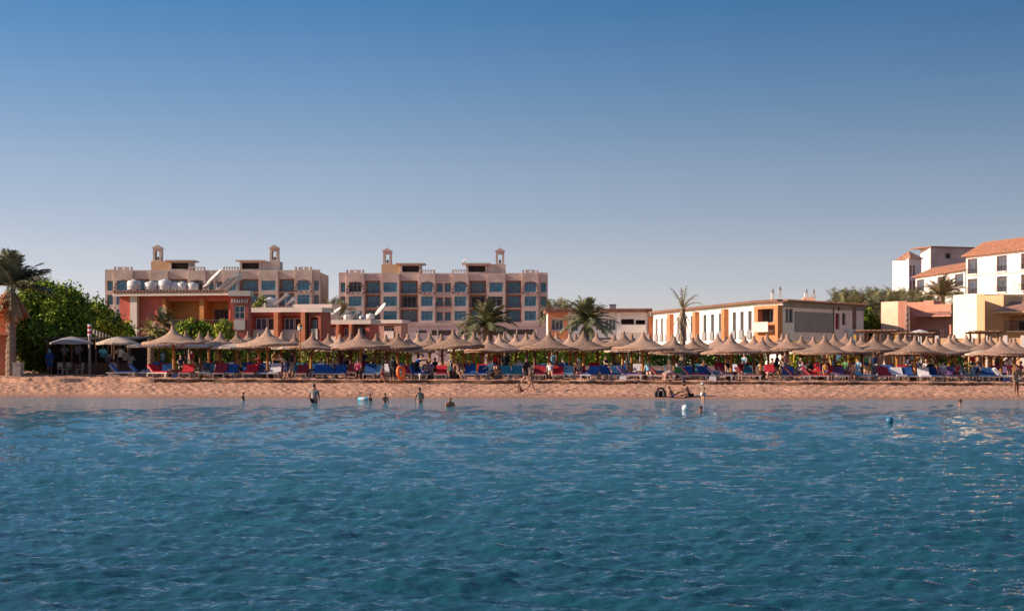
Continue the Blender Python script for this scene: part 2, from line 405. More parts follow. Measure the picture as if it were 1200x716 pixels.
# ------------------------------------------------------------------ the two big hotels
def hotel(bnd, YD, wall, red, label, ptop, off, group):
    """bnd: 14 pixel boundaries of end,T,R,D,R,T,G,T,R,D,R,T,end"""
    F = Fac((pxX(bnd[0], YD), YD), (pxX(bnd[-1], YD), YD))
    root = thing('hotel_block', label, 'hotel', (pxX((bnd[0]+bnd[-1])/2, YD), YD, 1.2), group)
    U = [F.u(b) for b in bnd]; base = 1.0
    Z = lambda py: pyZ(py+off, YD)
    top = Z(ptop)
    kinds = ['E','T','R','D','R','T','G','T','R','D','R','T','E']
    rows = [(331, 341.5), (347.5, 358), (364.5, 374.5), (381, 391)]
    body = MB(); body2 = MB()
    wins = []; balcs = []; suns = []
    F.shell(body, U[0], U[-1], base, top, 16, w=-.02)
    for i, k in enumerate(kinds):
        a, b = U[i], U[i+1]; W = b-a; holes = []
        if k in 'TD':
            w = .45
            F.shell(body, a, b, base, top+.25, 1.0, w=w)
            for ri, (p0, p1) in enumerate(rows):
                z1, z0 = Z(p0-1), Z(p1)
                m_ = W*(.14 if k == 'T' else .12)
                holes.append((a+m_, b-m_, z0, z1, .25))
                wins.append((a+m_, b-m_, z0, z1, w-.22, 3 if k == 'T' else 2, .72))
                if ri == 0 and (k == 'T'): suns.append((a, b, z0, z1, w))
            F.wall(body, a, b, base, top+.25, holes, w=w)
        elif k == 'R':
            for p0, p1 in rows:
                z1, z0 = Z(p0-3), Z(p1+1.6)
                holes.append((a+.25, b-.25, z0, z1, 1.3, 1))
                wins.append((a+W*.16, b-W*.16, z0+.1, z1-.3, -1.24, 3, None)); balcs.append((a+.25, b-.25, z0))
            F.wall(body, a, b, base, top, holes, w=0, m=0)
        elif k == 'G':
            c = (a+b)/2
            for ri, (p0, p1) in enumerate(rows):
                z1, z0 = Z(p0), Z(p1)
                for (x0, x1) in ((a+.3, c-.22), (c+.22, b-.3)):
                    holes.append((x0, x1, z0, z1, .8, 1)); wins.append((x0+.1, x1-.1, z0+.05, z1-.25, -.76, 1, None))
                if ri == 1: balcs.append((a+.2, b-.2, z0))
            F.wall(body, a, b, base, top, holes, w=0)
        else:
            for p0, p1 in rows:
                z1, z0 = Z(p0-1), Z(p1)
                holes.append((a+W*.22, b-W*.15, z0, z1, .7)); wins.append((a+W*.24, b-W*.17, z0+.02, z1-.1, -.66, 1, None))
            F.wall(body, a, b, base, top, holes, w=0)
    body.build('wall', [wall, red], root)
    for (a, b, z0, z1, w, nx, tr) in wins:
        q = rnd.random(); window(F, root, a, b, z0, z1, w, 'frameblue', 'glassblue' if q < .74 else ('glassgrey' if q < .85 else 'dark'), nx, 1, .10, transom=tr)
    for (a, b, z0) in balcs: balcony(F, root, a, b, z0, .85, 0, red, .3, bars=True)
    for (a, b, z0, z1, w) in suns:                                # starburst of dark wooden knobs round the arched window
        mb = MB(); c = (a+b)/2; rr = (b-a)*.47; zc = z0+.35
        for j in range(11):
            an = math.pi*(j/10.)*1.12 - .06*math.pi
            x = c+rr*math.cos(an); z = zc+1.9*math.sin(an)
            F.box(mb, x-.17, x+.17, w+.003, w+.12, z-.17, z+.17)
        for j in range(4):
            x = a+.25+(b-a-.5)*j/3; F.box(mb, x-.16, x+.16, w+.003, w+.25, z0-.35, z0-.12)
        mb.build('window_surround', 'frmbr', root)
    mb = MB()                                                     # pierced parapets
    for i, k in enumerate(kinds):
        a, b = U[i], U[i+1]; W = b-a
        if k == 'T':
            z0, z1 = top+.25, top+1.15
            if i in (1, 11):
                hs = [(a+W*.12, a+W*.2, z0+.15, z1), (b-W*.2, b-W*.12, z0+.15, z1), ((a+b)/2-.22, (a+b)/2+.22, z0+.3, z0+.72)]
            else: hs = [(a+W*(.1+.17*j), a+W*(.2+.17*j), z0-.0+.1, z1-.2) for j in range(5)]
            F.slab(mb, a, b, z0, z1, hs, .15, .42)
        else: F.slab(mb, a, b, top, top+(.45 if k != 'E' else .6), [], -.3, -.05)
    mb.build('parapet', wall, root)
    def px(a): return F.u(a)
    mirror = [(bnd[3], bnd[5], 1), (bnd[10], bnd[8], -1)]
    for (p0, p1, sg) in mirror:                                   # stair penthouse, roofed terrace and bell turret
        mb = MB(); u0, u1 = px(p0), px(p1)
        bw = 4.0; a0, a1 = sorted((u0-.1*sg, u0+bw*sg)); zt = top+2.5
        F.shell(mb, a0, a1, top+.01, zt, 5, w=-1.2); F.wall(mb, a0, a1, top+.01, zt, [], w=-1.2)
        pent = mb.build('stair_penthouse', 'sunlitpeach' if sg > 0 else wall, root)  # left penthouse coloured as if the sun were on it
        mb = MB(); b0, b1 = sorted((u0+bw*sg+.02*sg, u0+(bw+4.7)*sg))
        z1 = top+2.45; F.shell(mb, b0, b1, top+.01, z1, 5, w=-1.0)
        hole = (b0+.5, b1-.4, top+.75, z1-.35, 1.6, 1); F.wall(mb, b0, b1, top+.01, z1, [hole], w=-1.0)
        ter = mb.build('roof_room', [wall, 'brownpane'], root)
        mb = MB(); F.box(mb, b0-.9, b1+.9, -6.2, -.4, z1+.003, z1+.28); mb.build('roof', wall, ter)
        mb = MB(); cc = u0+1.15*sg; hw = .95; zb = zt+.003; zt2 = zb+2.9
        F.slab(mb, cc-hw, cc+hw, zb, zt2, [(cc-.45, cc+.45, zb+.25, zb+2.3)], -1.9, -1.6); F.slab(mb, cc-hw, cc+hw, zb, zt2, [(cc-.45, cc+.45, zb+.25, zb+2.3)], -3.5, -3.2)
        F.box(mb, cc-hw, cc-hw+.3, -3.2, -1.9, zb, zt2); F.box(mb, cc+hw-.3, cc+hw, -3.2, -1.9, zb, zt2)
        tur = mb.build('bell_turret', wall, root)
        mb = MB(); e = hw+.25; za = zt2+.003; zp = za+.75; q = [F.pt(cc-e,-1.35,za), F.pt(cc+e,-1.35,za), F.pt(cc+e,-3.75,za), F.pt(cc-e,-3.75,za)]
        m1_, m2_ = F.pt(cc, -1.35, zp), F.pt(cc, -3.75, zp)
        mb.quad(*q); mb.tri(q[0], q[1], m1_); mb.tri(q[2], q[3], m2_); mb.quad(q[1], q[2], m2_, m1_); mb.quad(q[3], q[0], m1_, m2_)
        mb.build('turret_roof', wall, tur)
        mb = MB(); mb.ball(F.pt(cc, -2.6, zb+.7), (.3,.3,.4)); mb.build('bell', 'tank', tur)
    mb = MB()                                                     # string cornice with dentils above the ground floors
    zc = Z(378.5); F.box(mb, U[0], U[-1], .46, .7, zc, zc+.25)
    mb.build('cornice', wall, root)
    mb = MB(); n = int((U[-1]-U[0])/.55)
    for j in range(n):
        x = U[0]+.3+(U[-1]-U[0]-.6)*j/(n-1); F.box(mb, x-.12, x+.12, .47, .68, zc-.4, zc-.005)
    mb.build('dentil_band', 'frmbr', root)
    return root
hotel([123,134,156,176,197,221,241,262,280,304,326,346,366,375], 340, 'wallA', 'reddish',
      'long beige four storey hotel block behind the orange-and-red building, at left', 320, -1, 'matching hotel blocks with bell turrets')
hotel([397,406,427,447,468,491,510,530,549,571,592,612,631,642], 340, 'wallB', 'reddish',
      'long rose-beige four storey hotel block in the middle, behind the leaning palm', 321.5, 1, 'matching hotel blocks with bell turrets')
# pale service wall at the foot of the middle hotel
F = Fac((pxX(432, 300), 300), (pxX(640, 300), 300))
w_ = thing('service_building', 'long low pale pink building with brown strips under the middle hotel', 'building', (pxX(536,300),300,1.2))
mb = MB(); zt = pyZ(381, 300); hs = []
for a, b, c, d in ((451,468,388,391),(488,500,387,390),(506,532,387,393),(540,590,388,393),(596,626,386,392)):
    r_ = F.rect(a, b, c, d); hs.append((*r_, .2, 1))
F.wall(mb, 0, F.L, 1, zt, hs); F.shell(mb, 0, F.L, 1, zt, 8); mb.build('wall', ['pinkwhite', 'brownpane'], w_)
for i in range(9):
    mb = MB(); u = F.L*(i+.5)/9; F.box(mb, u-.12, u+.12, .004, .15, 1, zt-.2); mb.build('pilaster', 'pinkwhite', w_)
mb = MB(); F.box(mb, -.3, F.L+.3, -8.2, .3, zt+.004, zt+.2); mb.build('roof_slab', 'pinkwhite', w_)

# ------------------------------------------------------------------ roof tiles edge helper
def tile_edge(F, root, u0, u1, z, w0, w1, mtl='tilebr', step=.34):
    mb = MB(); n = max(2, int((u1-u0)/step))
    F.box(mb, u0, u1, w0, w1, z, z+.09)
    for i in range(n):
        c = u0+(u1-u0)*(i+.5)/n
        F.box(mb, c-.1, c+.1, w0+.01, w1+.06, z+.092, z+.2)
    return mb.build('roof_tiles', mtl, root)

# ------------------------------------------------------------------ orange and red building, left (Y about 150)
Y0 = 150
F = Fac.px(140, Y0+1.2, 270, Y0-1.2)
b1 = thing('seaside_building', 'red and ochre two storey building with white water tanks on its roof', 'building', (pxX(205,Y0),Y0,1.2))
zt = pyZ(347,Y0); mb = MB()
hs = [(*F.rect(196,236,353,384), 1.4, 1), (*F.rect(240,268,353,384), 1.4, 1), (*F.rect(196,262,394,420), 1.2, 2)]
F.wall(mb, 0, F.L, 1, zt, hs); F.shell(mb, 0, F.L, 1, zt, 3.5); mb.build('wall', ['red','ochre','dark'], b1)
mb = MB(); F.box(mb, F.u(155), F.u(163), .004, .5, 1, zt); mb.build('pilaster', 'pinkwhite', b1)
mb = MB(); F.box(mb, F.u(235), F.u(240), .004, .25, 1, zt-.3); mb.build('pilaster', 'ochre', b1)
mb = MB(); F.box(mb, F.u(192), F.u(195.5), .004, .35, 1, zt-.3); mb.build('pilaster', 'ochre', b1)
r_ = F.rect(245,262,362,384); window(F, b1, *r_, -1.36, 'frmbr', 'dark', 3, 1)
mb = MB(); F.box(mb, -.3, F.L+.1, -3.8, .9, zt+.003, zt+.32); mb.build('roof_slab', 'pinkwhite', b1)
tile_edge(F, b1, -.3, F.L+.1, zt+.325, -.2, 1.0)
balcony(F, b1, F.u(196), F.u(268), pyZ(384.5,Y0), .8, 0, 'ochre', .4, True)
# lean-to with broken plaster on the left front of it
# red and white bay to the right
F = Fac((pxX(270.5,147),147), (pxX(291,147),147))
b1b = thing('bay_tower', 'narrow white bay with red brick edging beside the ochre building', 'building', (pxX(280,147),147,1.2))
mb = MB(); zt = pyZ(347,147); r_ = F.rect(274.5,287,358,374)
F.wall(mb, 0, F.L, 1, zt, [(*r_, .2)]); F.shell(mb, 0, F.L, 1, zt, 1.6); mb.build('wall', 'red', b1b)
window(F, b1b, *r_, -.15, 'frame', 'glassgrey', 2, 2, .09)
mb = MB(); F.box(mb, F.u(274.5), F.u(287.3), .004, .12, pyZ(386.5,147), pyZ(375,147)); mb.build('apron_panel', 'pinkwhite', b1b)
mb = MB(); F.box(mb, -.2, F.L+.2, -1.7, .25, zt+.003, zt+.5); mb.build('parapet', 'pinkwhite', b1b)
mb = MB(); n = 7
for i in range(n):
    u = F.L*(i+.5)/n; F.box(mb, u-.07, u+.07, .004, .09, zt-.65, zt-.3)
mb.build('brick_dentils', 'pinkwhite', b1b)

# ------------------------------------------------------------------ flat red building with deep bays (Y about 165)
def redblock(p0, p1, Yd, ptop, label, recs, piers, wcol='red', cap='pinkwhite', lowh=None):
    dy = .13*(pxX(p1,Yd)-pxX(p0,Yd)); F = Fac.px(p0, Yd+dy, p1, Yd-dy); root = thing('seaside_building', label, 'building', (pxX((p0+p1)/2,Yd),Yd,1.2))
    zt = pyZ(ptop+5, Yd); mb = MB(); hs = []
    for (a, b, c, d) in recs: hs.append((*F.rect(a, b, c, d), .6))
    F.wall(mb, 0, F.L, 1, zt, hs); F.shell(mb, 0, F.L, 1, zt, 3); mb.build('wall', wcol, root)
    for (a, b, c, d) in recs:
        u0, u1, z0, z1 = F.rect(a, b, c, d); W = u1-u0
        window(F, root, u0+W*.06, u0+W*.52, z0+.95, z1-.25, -.54, 'frame', 'glassgrey', 2, 1, .07)
        window(F, root, u0+W*.56, u1-W*.06, z0+.05, z1-.25, -.54, 'frame', 'dark', 1, 1, .07, name='balcony_door')
        balcony(F, root, u0+.02, u1-.02, z0+.02, .95, -.02, 'pinkwhite', .12, bars=False)
    for a, b in piers:
        mb = MB(); F.box(mb, F.u(a), F.u(b), .004, .9, 1, zt-.01); mb.build('pier', 'redor', root)
    mb = MB(); F.box(mb, -.25, F.L+.25, -3.2, .3, zt+.003, zt+.5); mb.build('parapet', cap, root)
    return F, root, zt+.5
F, rb1, zr1 = redblock(291, 361, 165, 361, 'flat red building with two deep shaded balconies and pale parapet', [(296,324,370,397),(330,354,370,397)], [(291,294),(324.5,329.5),(356,361)])
F, rb2, zr2 = redblock(361.6, 376, 163.5, 361, 'narrow red wing with one window beside the deep balconies', [(364,373,372,396)], [])
F, rb3, zr3 = redblock(380, 433, 175, 375, 'lower red building with pale arches near the satellite dishes', [(385,396,381,404),(401,411,381,404),(416,428,381,404)], [(397,400),(412,415)])
F, rb4, zr4 = redblock(346, 388, 205, 356, 'rear pink annex whose top shows behind the red wing', [(376,384,364,384)], [], 'pinkwhite')
F, rb5, zr5 = redblock(430, 470, 215, 374, 'brick red block at the left foot of the middle hotel', [(436,444,382,396),(450,462,382,396)], [], 'reddish')

# ------------------------------------------------------------------ roof clutter: tanks, dishes, solar panels
def tank(px, Y, z, r, h, label):
    t = thing('water_tank', label, 'water tank', (pxX(px,Y), Y, z), 'white plastic water tanks on the roofs')
    mb = MB(); mb.lathe([(r*.96,.12),(r,.2),(r,h*.45),(r*1.02,h*.47),(r,h*.5),(r,h*.82),(r*.85,h*.93),(r*.3,h*1.0)], 20, (pxX(px,Y),Y,z)); mb.build('tank_body', 'tank', t, True)
    mb = MB(); mb.lathe([(r*.28,h*1.0),(r*.28,h*1.06),(r*.1,h*1.08)], 12, (pxX(px,Y),Y,z)); mb.build('lid', 'tank', t, True)
    mb = MB()
    for a in range(4): mb.box(pxX(px,Y)+.6*r*(1 if a%2 else -1)-.06, pxX(px,Y)+.6*r*(1 if a%2 else -1)+.06, Y+.6*r*(1 if a//2 else -1)-.06, Y+.6*r*(1 if a//2 else -1)+.06, z, z+.12)
    mb.build('stand', 'rail', t)
zroof = pyZ(347,150)+.53
tk = [(157,.66,1.05,'squat water tank standing leftmost above the red wall'),(177,.62,.9,'low water tank with dark pipes, second from left'),
      (193.5,.66,1.1,'tall domed water tank right of the low piped one'),(205,.45,.8,'small rounded tank between two larger roof tanks'),
      (213.5,.5,.85,'grey-white tank just left of the rightmost roof tank'),(226,.52,.8,'rightmost white tank on the ochre building, before the dishes')]
for px, r, h, lb in tk: tank(px, 151.5, zroof, r, h*1.05, lb)
tank(317, 168, zr1, .72, 1.15, 'single water tank on the flat red building roof')
tank(408, 178, zr3-.05, .55, .75, 'small tank on the lower red roof beside a dish')
tank(434, 217, zr5, .6, .9, 'water tank on the brick red block roof')
tank(425, 178, zr3-.05, .42, .6, 'smallest tank near the right end of the lower red roof')
def dish(px, Y, z, r, tilt, label):
    X = pxX(px, Y); t = thing('satellite_dish', label, 'satellite dish', (X, Y, z), 'satellite dishes on the roofs')
    mb = MB(); mb.tube([(X,Y,z),(X,Y,z+r*1.1)], .05, 6); mb.build('mast', 'metal', t)
    mb = MB(); ax = Vector((math.sin(tilt)*-.8, -.25, math.cos(tilt))).normalized(); a = ax.cross(Vector((0,1,0))).normalized(); b = ax.cross(a); c = Vector((X,Y,z+r*1.15))
    prev = None
    for i in range(5):
        q = r*i/4; ring = []
        for k in range(18):
            an = 2*math.pi*k/18; ring.append(len(mb.v)); p = c+ax*(q*q/(r*3.2))+(a*math.cos(an)+b*math.sin(an))*max(q,.02); mb.v.append(tuple(p))
        if prev:
            for k in range(18): mb.f.append((prev[k],prev[(k+1)%18],ring[(k+1)%18],ring[k])); mb.m.append(0)
        prev = ring
    o = mb.build('reflector', 'tank', t, True); s_ = o.modifiers.new('s', 'SOLIDIFY'); s_.thickness = .04
    mb = MB(); mb.tube([c+b*-r*.9, c+ax*r*.8], .025, 5); mb.ball(c+ax*r*.8, .07); mb.build('receiver_arm', 'metal', t)
dish(254, 149, zroof, 1.0, R(50), 'large satellite dish right of the water tanks')
dish(244, 151, zroof, .5, R(40), 'small satellite dish left of the large one')
dish(395, 176, zr3, .75, R(40), 'round dish at the left end of the lower red roof')
dish(448, 216, zr5, 1.15, R(55), 'long tilted dish in front of the middle hotel')
dish(544.5, 343.5, pyZ(309.5,343.5), .6, R(30), 'tiny dish on the terrace roof of the middle hotel')
def solar(px, Y, z, L_, label, W=1.1):
    X = pxX(px, Y); t = thing('solar_heater', label, 'solar panel', (X, Y, z), 'tilted solar heaters on the roofs'); mb = MB()
    dx = L_*math.cos(R(40)); dz = L_*math.sin(R(40))
    P = [(X-dx/2,Y-W/2,z+.25),(X+dx/2,Y-W/2,z+.25+dz),(X+dx/2,Y+W/2,z+.25+dz),(X-dx/2,Y+W/2,z+.25)]
    mb.hexa([*P, *[(a-.1,b,c+.16) for a,b,c in P]]); mb.build('panel', 'solar', t)
    mb = MB()
    for yy in (Y-W/2, Y+W/2):
        mb.tube([(X+dx/2-.05,yy,z),(X+dx/2-.05,yy,z+.25+dz)], .035, 5); mb.tube([(X-dx/2+.05,yy,z),(X-dx/2+.05,yy,z+.27)], .035, 5)
    mb.build('stand', 'metal', t)
    mb = MB(); mb.tube([(X+dx/2,Y-W/2-.1,z+.35+dz),(X+dx/2,Y+W/2+.1,z+.35+dz)], .2, 10); mb.build('cylinder_tank', 'tank', t)
solar(269, 149, zroof-.2, 2.1, 'long solar panel leaning behind the large dish')
solar(262, 150, zroof-.3, 1.5, 'short solar panel below the long one')
solar(273, 152, zroof-.1, 1.6, 'solar panel at the right end of the ochre roof')
solar(329, 167, zr1, 1.7, 'solar panel right of the single tank on the red roof')
solar(340, 167, zr1, 1.0, 'small solar panel above the shaded balconies')
solar(403, 176, zr3, 1.0, 'solar panel between the two small tanks on the lower red roof')
solar(416, 177, zr3, .9, 'short solar panel near the lower red roof end')

# ------------------------------------------------------------------ villa with orange frame (x 642-760)
F = Fac((pxX(642,194.5),194.5), (pxX(762,194.5),194.5))
vl = thing('seaside_villa', 'white villa with orange window frame behind the central palm', 'building', (pxX(700,195),195,1.2))
zt = 7.9; mb = MB()
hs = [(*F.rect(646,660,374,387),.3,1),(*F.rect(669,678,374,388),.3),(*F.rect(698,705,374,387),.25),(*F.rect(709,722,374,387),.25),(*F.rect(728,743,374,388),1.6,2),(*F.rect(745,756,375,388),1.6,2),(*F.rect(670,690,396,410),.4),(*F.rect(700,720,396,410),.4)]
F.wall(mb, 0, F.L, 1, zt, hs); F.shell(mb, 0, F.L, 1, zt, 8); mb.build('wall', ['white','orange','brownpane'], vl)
mb = MB(); F.slab(mb, 0, F.u(665), pyZ(398,191), zt-.02, [F.rect(645.5,660.5,372,388)], .004, .5); mb.build('orange_frame', 'orange', vl)
for r_, w, nx, fr in ((F.rect(646,660,374,387),-.25,3,'frame'),(F.rect(669,678,374,388),-.25,2,'frame'),(F.rect(698,705,374,387),-.2,2,'frame'),(F.rect(709,722,374,387),-.2,3,'frame'),(F.rect(670,690,396,410),-.35,3,'frmbr'),(F.rect(700,720,396,410),-.35,3,'frmbr')):
    window(F, vl, *r_, w, fr, 'glassgrey', nx, 1, .1)
window(F, vl, *F.rect(730,738,377,388), -1.55, 'frmbr', 'dark', 1, 1, .1, name='balcony_door')
balcony(F, vl, F.u(727), F.u(757), pyZ(389,197), .9, 0, 'white', .6, False)
mb = MB(); F.box(mb, F.u(690), F.u(694), .004, .4, 1, zt-.1); mb.build('pilaster', 'white', vl)
mb = MB(); F.box(mb, F.u(723), F.u(727), .004, .4, 1, zt-.1); mb.build('pilaster', 'white', vl)
mb = MB(); F.box(mb, F.u(642), F.u(760), -.5, 1.4, pyZ(398,195)-.2, pyZ(398,195)); mb.build('terrace_slab', 'pinkwhite', vl)
mb = MB(); F.box(mb, -.4, F.L+.2, -8.3, .7, zt+.003, zt+.28); mb.build('fascia', 'tilebr', vl)
tile_edge(F, vl, -.4, F.L+.2, zt+.284, -.4, .8)
for px, s_ in ((652,.7),(668,.5),(705,.45),(718,.8)):
    X = pxX(px,200); o = thing('roof_vent', 'squat dark vent box on the villa roof', 'vent', (X,200,zt+.3), 'dark vent boxes on the villa roof')
    mb = MB(); mb.box(X-s_*.5,X+s_*.5,199.6,200.4,zt+.3,zt+.3+s_); mb.build('vent_body','metal',o)
    mb = MB(); mb.box(X-s_*.6,X+s_*.6,199.5,200.5,zt+.303+s_,zt+.38+s_); mb.build('vent_cap','frmbr',o)

# ------------------------------------------------------------------ long white building with orange pilasters (760-1012)
wb = thing('seaside_apartments', 'long white apartment building with orange pilasters and grey end panel', 'building', (pxX(889,152),152,1.2))
F1 = Fac.px(763, 195, 889, 154); F2 = Fac.px(889, 154, 917, 150); F3 = Fac.px(917, 150, 1012, 164.6); zt = 7.75
mb = MB(); hs = []; wl = []
pil = [763.5, 788, 818, 852, 887]
for a, b in zip(pil, pil[1:]):
    u0, u1 = F1.u(a)+1.2, F1.u(b)-.9; n = 3
    for i in range(n):
        c = u0+(u1-u0)*(i+.5)/n; z1 = 7.0; z0 = 4.35; h = (c-.55, c+.55, z0, z1, .35); hs.append(h); wl.append(h)
        hs.append((c-.5, c+.5, 1.6, 3.6, .3)); wl.append(hs[-1])
F1.wall(mb, 0, F1.L, 1, zt, hs)
F1.shell(mb, 0, F1.L, 1, zt, .4)
r2_ = F2.rect(893.5,912,362,378); F2.wall(mb, 0, F2.L, 1, zt, [(*r2_, 1.0, 1)])
w3 = [F3.rect(920,929.5,362,378), F3.rect(979,984,367,386), F3.rect(987,991,367,381)]
F3.wall(mb, 0, F3.L, 1, zt, [(*r, .3) for r in w3], m=2); F3.shell(mb, F3.L-.01, F3.L, 1, zt, 20, w=-.01)
A = F1.pt(0,0,zt); B = F1.pt(F1.L,0,zt); C_ = F3.pt(0,0,zt); D = F3.pt(F3.L,0,zt); E_ = (D[0]-2, D[1]+35, zt)
mb.quad(A, B, C_, D); mb.tri(A, D, E_)
mb.build('wall', ['white','brownpane','endwall'], wb)
for h in wl: window(F1, wb, h[0], h[1], h[2], h[3], -.3, 'frmbr' if rnd.random()<.5 else 'frame', 'glassgrey', 2, 1, .08)
for h in [h for h in wl if h[2] > 4]:
    balcony(F1, wb, h[0]-.12, h[1]+.12, h[2]-.02, .75, 0, 'grey', .18, False)
for p in pil[:-1]:
    u = F1.u(p); mb = MB(); F1.box(mb, u-.55 if p > 765 else u, u+.55, .004, .5, 3.2, zt-.35); mb.build('pilaster', 'orange', wb)
mb = MB(); F2.slab(mb, 0, F2.L, 3.0, zt-.35, [r2_], .004, .55); mb.build('orange_bay', 'orange', wb)
window(F2, wb, r2_[0], r2_[1], r2_[2], r2_[3], -.9, 'frame', 'glassgrey', 3, 1, .09)
balcony(F2, wb, r2_[0]-.1, r2_[1]+.1, r2_[2]-.8, .85, .553, 'pinkwhite', .7, False)
window(F3, wb, *w3[0], -.2, 'frmbr', 'glassgrey', 2, 1, .1)
window(F3, wb, *w3[1], -.2, 'frmbr', 'cl_darkred', 1, 1, .08, name='door'); window(F3, wb, *w3[2], -.2, 'frmbr', 'dark', 1, 1, .08)
mb = MB(); r = F3.rect(931,975.6,366,389.5); F3.box(mb, r[0], r[1], .004, .06, r[2], r[3]); mb.build('wall_panel', 'grey', wb)
mb = MB(); F3.box(mb, 0, F3.L, .004, .08, zt-.55, zt-.005); mb.build('fascia_band', 'grey', wb)
mb = MB(); r = F3.rect(999,1002.5,359,391); F3.box(mb, r[0], r[1], .004, .1, r[2], r[3]); mb.build('drain_strip', 'frmbr', wb)
mb = MB(); u = F3.u(975.8); F3.box(mb, u-.05, u+.05, .085, .16, 1.2, zt-.3); mb.build('drainpipe', 'rail', wb)
mb = MB(); r = F3.u(982); mb.ball(F3.pt(r, .1, F3.z(362, r)), .2); mb.build('wall_lamp', 'frmbr', wb)
for FF in (F1, F2, F3): tile_edge(FF, wb, -.05, FF.L+.05, zt+.003+ (0 if FF is F1 else .004 if FF is F2 else .008), -.8, .6, 'tilebr')
mb = MB()                                                      # outside stair at the right end
for i in range(9):
    F3.box(mb, F3.u(990)+i*.5, F3.u(990)+i*.5+.5, .2, 1.3, 1.1, 5.2-i*.45)
mb.build('outside_stair', 'white', wb)
for px, hh in ((905.5,1.05),(914,1.3)):
    X = pxX(px,156); c = MB(); c.box(X-.15,X+.15,155.85,156.15,zt,zt+hh); ch = c.build('chimney','white',wb); c = MB(); c.lathe([(.12,0),(.14,.2),(.02,.5)],8,(X,156,zt+hh+.003)); c.build('chimney_pot','metal',ch)
X0, X1 = pxX(936,162), pxX(958,162); mb = MB()
mb.hexa([(X0,160.5,zt+.0),(X1,160.5,zt),(X1,163.5,zt),(X0,163.5,zt),(X0+.5,161.8,zt+.85),(X1-.5,161.8,zt+.85),(X1-.5,162.2,zt+.85),(X0+.5,162.2,zt+.85)])
dm = mb.build('roof_lantern', 'tile', wb)
for px in (945,953.5):
    X = pxX(px,162); c = MB(); c.box(X-.2,X+.2,161.8,162.2,zt+.75,zt+1.25); ch = c.build('chimney','white',wb); c = MB(); c.lathe([(.12,0),(.14,.2),(.02,.55)],8,(X,162,zt+1.253)); c.build('chimney_pot','metal',ch)

# ------------------------------------------------------------------ salmon and cream buildings on the right
def hip(mb, F, u0, u1, w0, w1, z0, z1, ins=.8, m=0):
    c0, c1 = (w0+w1)/2-.05, (w0+w1)/2+.05
    P = [F.pt(u0,w1,z0), F.pt(u1,w1,z0), F.pt(u1,w0,z0), F.pt(u0,w0,z0), F.pt(u0+ins,c1,z1), F.pt(u1-ins,c1,z1), F.pt(u1-ins,c0,z1), F.pt(u0+ins,c0,z1)]
    mb.hexa(P, m)
def corner_house(p0, p1, p2, p3, p4, Yc, ptop, label, wall, wall2, catn='building', wall_sun='white'):
    """left face p0..p1, front face p1..p2, deep recess p2..p3, canopy wing p3..p4"""
    root = thing('seaside_house', label, catn, (pxX(p1,Yc), Yc, 1.2)); zt = pyZ(ptop, Yc)
    FL = Fac.px(p0, Yc+3, p1, Yc); FF = Fac.px(p1, Yc, p2, Yc-.4); FR = Fac.px(p2, Yc+3.1, p3+2, Yc+1.9); FC = Fac.px(p3, Yc+2.4, p4, Yc-.1)
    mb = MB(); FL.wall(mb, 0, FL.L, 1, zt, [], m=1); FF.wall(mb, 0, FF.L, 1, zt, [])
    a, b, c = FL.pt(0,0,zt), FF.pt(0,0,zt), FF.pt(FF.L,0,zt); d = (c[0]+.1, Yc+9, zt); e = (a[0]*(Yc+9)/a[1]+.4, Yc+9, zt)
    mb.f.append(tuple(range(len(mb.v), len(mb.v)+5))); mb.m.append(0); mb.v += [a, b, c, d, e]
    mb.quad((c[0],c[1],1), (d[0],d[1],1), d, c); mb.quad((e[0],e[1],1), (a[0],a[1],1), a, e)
    mb.build('wall', [wall, wall_sun], root)  # left face takes the paler wall, its sunlight put into the colour
    mb = MB(); FR.wall(mb, -.1, FR.L, 1, zt-.02, []); FR.shell(mb, -.1, FR.L, 1, zt-.02, 4); mb.build('recess_wall', wall2, root)
    zc = pyZ(ptop+ (22 if Yc < 150 else 18), Yc+4.5)
    mb = MB(); hole = (.6, FC.L-.6, pyZ(ptop+44, Yc+4.5), zc-.3, 1.8)
    FC.wall(mb, 0, FC.L, 1, zc, [hole]); FC.shell(mb, 0, FC.L, 1, zc, 5); mb.build('wing_wall', wall2, root)
    mb = MB(); hip(mb, FC, -.5, FC.L+.5, -4, 1.6, zc+.01, zc+.95, 1.0); mb.build('canopy_roof', 'tilebr', root)
    mb = MB(); FC.box(mb, -.5, FC.L+.5, 1.1, 1.6, zc-.12, zc+.006); mb.build('eaves_beam', wall2, root)
    window(FC, root, hole[0]+.5, hole[0]+1.5, hole[2]+.1, hole[3]-.5, -1.74, 'frmbr', 'dark', 1, 1, .08, name='door')
    balcony(FC, root, hole[0], hole[1], hole[2], .9, 0, wall2, 1.0, True)
    return root, FR, FC
s1, FR, FC = corner_house(1032.5, 1052.4, 1063, 1080, 1117, 168, 353, 'salmon house with brown canopy roof left of the cream one', 'salmon', 'salmon', wall_sun='sunlitsalmon')
mb = MB(); FR.box(mb, FR.L, FR.L+1.2, -2, -.01, 1, pyZ(352.5,170.4)); FR.box(mb, FR.L+1.2, FR.L+3.2, -2, -.01, 1, pyZ(357,170.4)); mb.build('chimney_block', 'salmon', s1)
s2, FR, FC = corner_house(1117, 1144.5, 1154, 1174, 1240, 135, 344.5, 'cream house with tall corner tower at right edge, sunlit side painted paler', 'cream', 'cream', wall_sun='sunlitcream')
FT = Fac((pxX(1150,150), 150), (pxX(1260,150),150)); mb = MB(); FT.wall(mb, 0, FT.L, 1, pyZ(345,150), []); FT.shell(mb, 0, FT.L, 1, pyZ(345,150), 6); mb.build('rear_wall', 'cream', s2)
mb = MB()                                                         # roof terrace railing
